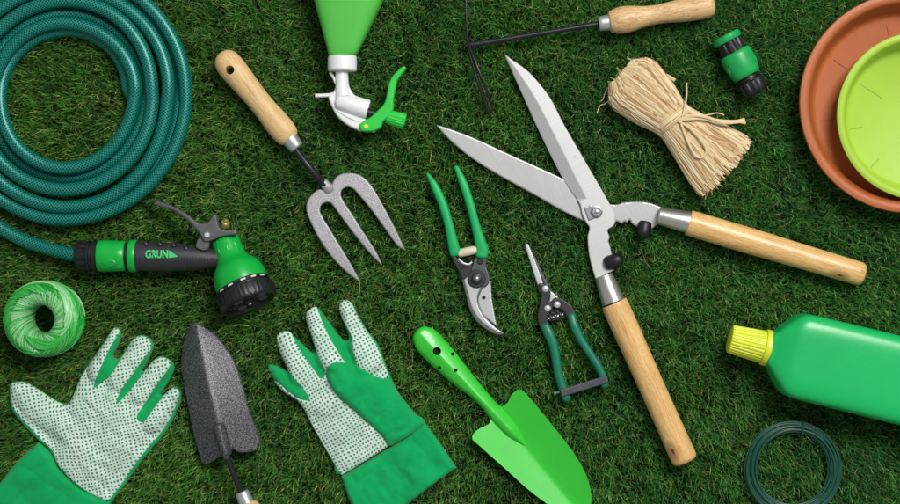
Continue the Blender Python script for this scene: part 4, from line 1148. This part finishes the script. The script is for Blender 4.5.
wind(330, -2.4, 3.6, .30, 1.0, pale + vivid[:2], .62)               # first layer, pale tints paint the sheen round the hole
wind(150, -1.4, 1.15, .55, 1.05, vivid, .8)                          # greener girth layer
wind(90, -1.2, 1.45, .62, 1.08, vivid, .8, (2.4, 4.6))               # heavier on one side
wind(46, -1.0, 1.95, 1.35, 1.10, vivid[:3], .8, (-.5, .35))          # a band crossing the top
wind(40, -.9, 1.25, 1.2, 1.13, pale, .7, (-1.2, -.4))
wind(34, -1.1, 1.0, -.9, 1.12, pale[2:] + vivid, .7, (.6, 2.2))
for i in range(14):                                                  # loose girth turns
    ph = random.uniform(-.7, .7); tl = random.uniform(-.3, .3); t0 = random.uniform(0, 4)
    pts = [tor(ph + tl * math.sin(th + i), th, 1.15) for th in np.linspace(t0, t0 + random.uniform(2, 5), 50)]
    v, f, l = tube(pts, [(.6, .35)] * 50, 4)
    Vs.append(v); Ls.append(l); Fs += [tuple(int(q_) + k for q_ in ff) for ff in f]; k += len(v)
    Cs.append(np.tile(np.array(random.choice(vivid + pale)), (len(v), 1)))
two = part('twine_winding', (np.concatenate(Vs), Fs, np.concatenate(Ls)), M['twine'], tb, 20, merge=False)
two['kind'] = 'stuff'
tint(two, np.concatenate(Cs))

# ================================================================== grass blades
bpy.context.view_layer.update()
dg = bpy.context.evaluated_depsgraph_get()
HX0, HY0, HST = -40, -40, 2.0
hnx, hny = int(980 / HST), int(584 / HST)
hb = np.full((hny, hnx), 1e3); ht = np.full((hny, hnx), -1e3)
lawn.hide_viewport = True
bpy.context.view_layer.update(); dg = bpy.context.evaluated_depsgraph_get()
up, dn = Vector((0, 0, 1)), Vector((0, 0, -1))
for j in range(hny):
    for i in range(hnx):
        wx = (HX0 + (i + .5) * HST - 450) * S; wy = (252 - (HY0 + (j + .5) * HST)) * S
        hit, loc, *_ = scene.ray_cast(dg, Vector((wx, wy, -.05)), up, distance=.3)
        if hit:
            hb[j, i] = loc.z / S
            hit2, loc2, *_ = scene.ray_cast(dg, Vector((wx, wy, .2)), dn, distance=.3)
            ht[j, i] = loc2.z / S if hit2 else loc.z / S
lawn.hide_viewport = False
for _ in range(2):                                   # close pinholes where a ray slipped between two faces
    nb_b = np.stack([np.roll(np.roll(hb, a, 0), b, 1) for a in (-1, 0, 1) for b in (-1, 0, 1) if a or b])
    nb_t = np.stack([np.roll(np.roll(ht, a, 0), b, 1) for a in (-1, 0, 1) for b in (-1, 0, 1) if a or b])
    fill = ((nb_b < 500).sum(0) >= 6)
    lowest = np.sort(nb_b, 0)[1]
    hb = np.where(fill, np.minimum(hb, lowest), hb)
    ht = np.where(fill & (ht < -500), nb_t.max(0), ht)


def cover(x, y):
    i = np.clip(((x - HX0) / HST).astype(int), 0, hnx - 1); j = np.clip(((y - HY0) / HST).astype(int), 0, hny - 1)
    out = (x < HX0) | (x > HX0 + hnx * HST - 1) | (y < HY0) | (y > HY0 + hny * HST - 1)
    return np.where(out, 1e3, hb[j, i]), np.where(out, -1e3, ht[j, i])


def blades(x, y, length, lean, phi, width, cols, ts, crook=0.0):
    """strips of len(ts) levels; returns verts, quads, tris, tints"""
    n = len(x); m = len(ts)
    dx, dy = np.cos(phi), np.sin(phi)
    px, py = -dy, dx
    V = np.zeros((n, 2 * m - 1, 3)); ck1 = rng.normal(0, 1, n); ck2 = rng.normal(0, 1, n)
    ok = np.ones(n, bool)
    for q_, t_ in enumerate(ts):
        hor = length * np.sin(lean) * t_ ** 1.7
        ver = length * (np.cos(lean) * t_ + (1 - np.cos(lean)) * .45 * np.sin(t_ * math.pi / 2) * (1 - .35 * t_))
        sid = crook * (ck1 * math.sin(t_ * 4) + ck2 * math.sin(t_ * 7))
        cx_ = x + dx * hor + px * sid; cy_ = y + dy * hor + py * sid; cz_ = GZ + ver
        zb, zt = cover(cx_, cy_)
        zb0, _ = cover(x, y)
        ride = (zt < cz_ - .3) & (zb0 > 500) & ok     # a tip that reaches over a thin edge
        ok &= (zb > 500) | ride
        cz_ = np.where((zb < 500) & ~ride, np.minimum(cz_, zb - .6), cz_)
        w = width * (1 - .75 * t_ ** 2) * .5
        if q_ < m - 1:
            V[:, 2 * q_] = np.stack([cx_ + px * w, cy_ + py * w, cz_], 1)
            V[:, 2 * q_ + 1] = np.stack([cx_ - px * w, cy_ - py * w, cz_], 1)
        else:
            V[:, 2 * q_] = np.stack([cx_, cy_, cz_], 1)
    b0 = (np.arange(n) * (2 * m - 1))[:, None]
    Q = np.concatenate([b0 + np.array([[2 * q_, 2 * q_ + 1, 2 * q_ + 3, 2 * q_ + 2]]) for q_ in range(m - 2)])
    T_ = b0 + np.array([[2 * (m - 2), 2 * (m - 2) + 1, 2 * (m - 1)]])
    C = np.repeat(cols, 2 * m - 1, axis=0)
    return V.reshape(-1, 3), Q, T_, C


gp_ = np.array([G(102, 170, 84), G(88, 156, 74), G(76, 140, 70), G(132, 188, 96), G(180, 210, 112), G(210, 210, 140), G(62, 118, 62)])
gw = np.array([.27, .24, .15, .16, .085, .035, .06])


def tufts(x0, x1, y0, y1, step, per, wid, exclude=None):
    gx, gy = np.meshgrid(np.arange(x0, x1, step), np.arange(y0, y1, step))
    gx = gx.ravel() + rng.uniform(-.5, .5, gx.size) * step; gy = gy.ravel() + rng.uniform(-.5, .5, gy.size) * step
    if exclude:
        m = ~((gx > exclude[0]) & (gx < exclude[1]) & (gy > exclude[2]) & (gy < exclude[3])); gx, gy = gx[m], gy[m]
    n = len(gx)
    hue = vnoise(gx / 60, gy / 60, 31)
    tl = .75 * (vnoise(gx / 9, gy / 9, 33) - .5) + rng.normal(0, .12, n)
    tphi = 2 * math.pi * 2 * vnoise(gx / 22, gy / 22, 35) + rng.normal(0, .9, n)
    X = np.repeat(gx, per) + rng.normal(0, 1.3, n * per); Y = np.repeat(gy, per) + rng.normal(0, 1.3, n * per)
    phi = np.where(rng.random(n * per) < .45, np.repeat(tphi, per) + rng.normal(0, .5, n * per), rng.uniform(0, 2 * math.pi, n * per))
    lean = np.clip(np.abs(rng.normal(.16, .19, n * per)) + np.repeat(tl, per) * .35, .05, 1.25)
    ln = rng.normal(21.5, 2.0, n * per) * (1 + np.repeat(tl, per) * .16)
    ln = np.clip(ln, 12, 28)
    ci = rng.choice(len(gp_), n * per, p=gw)
    C = gp_[ci].copy()
    br_ = rng.normal(1, .16, n * per) * (0.90 + .24 * np.repeat(hue, per))
    C[:, :3] *= np.clip(br_, .5, 1.6)[:, None]
    wm = np.repeat(np.clip(.5 + (450 - gx) / 1100 + .5 * (hue - .5), 0, 1), per)     # blade tint turns slightly more olive towards the left
    C[:, 0] *= .82 + .28 * wm; C[:, 2] *= 1.12 - .24 * wm
    wd = wid * rng.uniform(.7, 1.25, n * per)
    return X, Y, ln, lean, phi, wd, C


chunks = []
X, Y, ln, lean, phi, wd, C = tufts(-80, 980, -80, 584, 3.95, 8, .95)
zb_, _ = cover(X, Y)
zb2, zt2 = cover(X + 6 * np.cos(phi), Y + 6 * np.sin(phi))
over = (zb_ > 500) & (zb2 < 500) & (zt2 < 8) & (rng.random(len(X)) < .4)      # blades that lean over thin edges
lean = np.where(over, rng.uniform(.45, .8, len(X)), lean); ln = np.where(over, rng.uniform(26, 31, len(X)), ln)
chunks.append(blades(X, Y, ln, lean, phi, wd, C, [0, .6, 1.0]))
ninner = len(X)
X, Y, ln, lean, phi, wd, C = tufts(-330, 1230, -330, 834, 7.0, 6, 2.0, (-80, 980, -80, 584))
chunks.append(blades(X, Y, ln, lean, phi, wd, C, [0, .5, 1.0]))
# crimped thatch threads between the blades
nt = 52000
X = rng.uniform(-80, 980, nt); Y = rng.uniform(-80, 584, nt)
th_pal = np.array([G(168, 172, 96), G(142, 138, 80), G(196, 192, 120), G(112, 140, 66), G(98, 132, 62), G(220, 214, 152)])
C = th_pal[rng.choice(6, nt, p=[.22, .12, .16, .2, .2, .10])].copy()
C[:, :3] *= rng.uniform(.7, 1.15, nt)[:, None]
chunks.append(blades(X, Y, np.clip(rng.normal(19.4, 2.2, nt), 9, 23.5), np.clip(rng.normal(.32, .22, nt), .03, 1.1), rng.uniform(0, 6.283, nt), rng.uniform(.5, .85, nt), C, [0, .4, .6, .8, 1.0], 2.0))
Vv, Qq, Tt, Cc = [], [], [], []; k = 0
for v, q_, t_, c_ in chunks:
    Vv.append(v); Qq.append(q_ + k); Tt.append(t_ + k); Cc.append(c_); k += len(v)
V = np.concatenate(Vv); Q = np.concatenate(Qq); T_ = np.concatenate(Tt); C = np.concatenate(Cc)
W = np.stack([(V[:, 0] - 450) * S, (252 - V[:, 1]) * S, V[:, 2] * S], 1).astype(np.float32)
me = bpy.data.meshes.new('grass')
me.vertices.add(len(W)); me.vertices.foreach_set('co', W.ravel())
nl = Q.size + T_.size
me.loops.add(nl); me.loops.foreach_set('vertex_index', np.concatenate([Q.ravel(), T_.ravel()]).astype(np.int32))
me.polygons.add(len(Q) + len(T_))
me.polygons.foreach_set('loop_start', np.concatenate([np.arange(len(Q)) * 4, Q.size + np.arange(len(T_)) * 3]).astype(np.int32))
me.update(calc_edges=True)
me.materials.append(M['grass'])
grass = bpy.data.objects.new('grass', me)
COL.objects.link(grass)
tint(grass, C)
grass['kind'] = 'stuff'
grass['label'] = 'short dark green artificial turf blades covering the ground'
grass['category'] = 'grass'
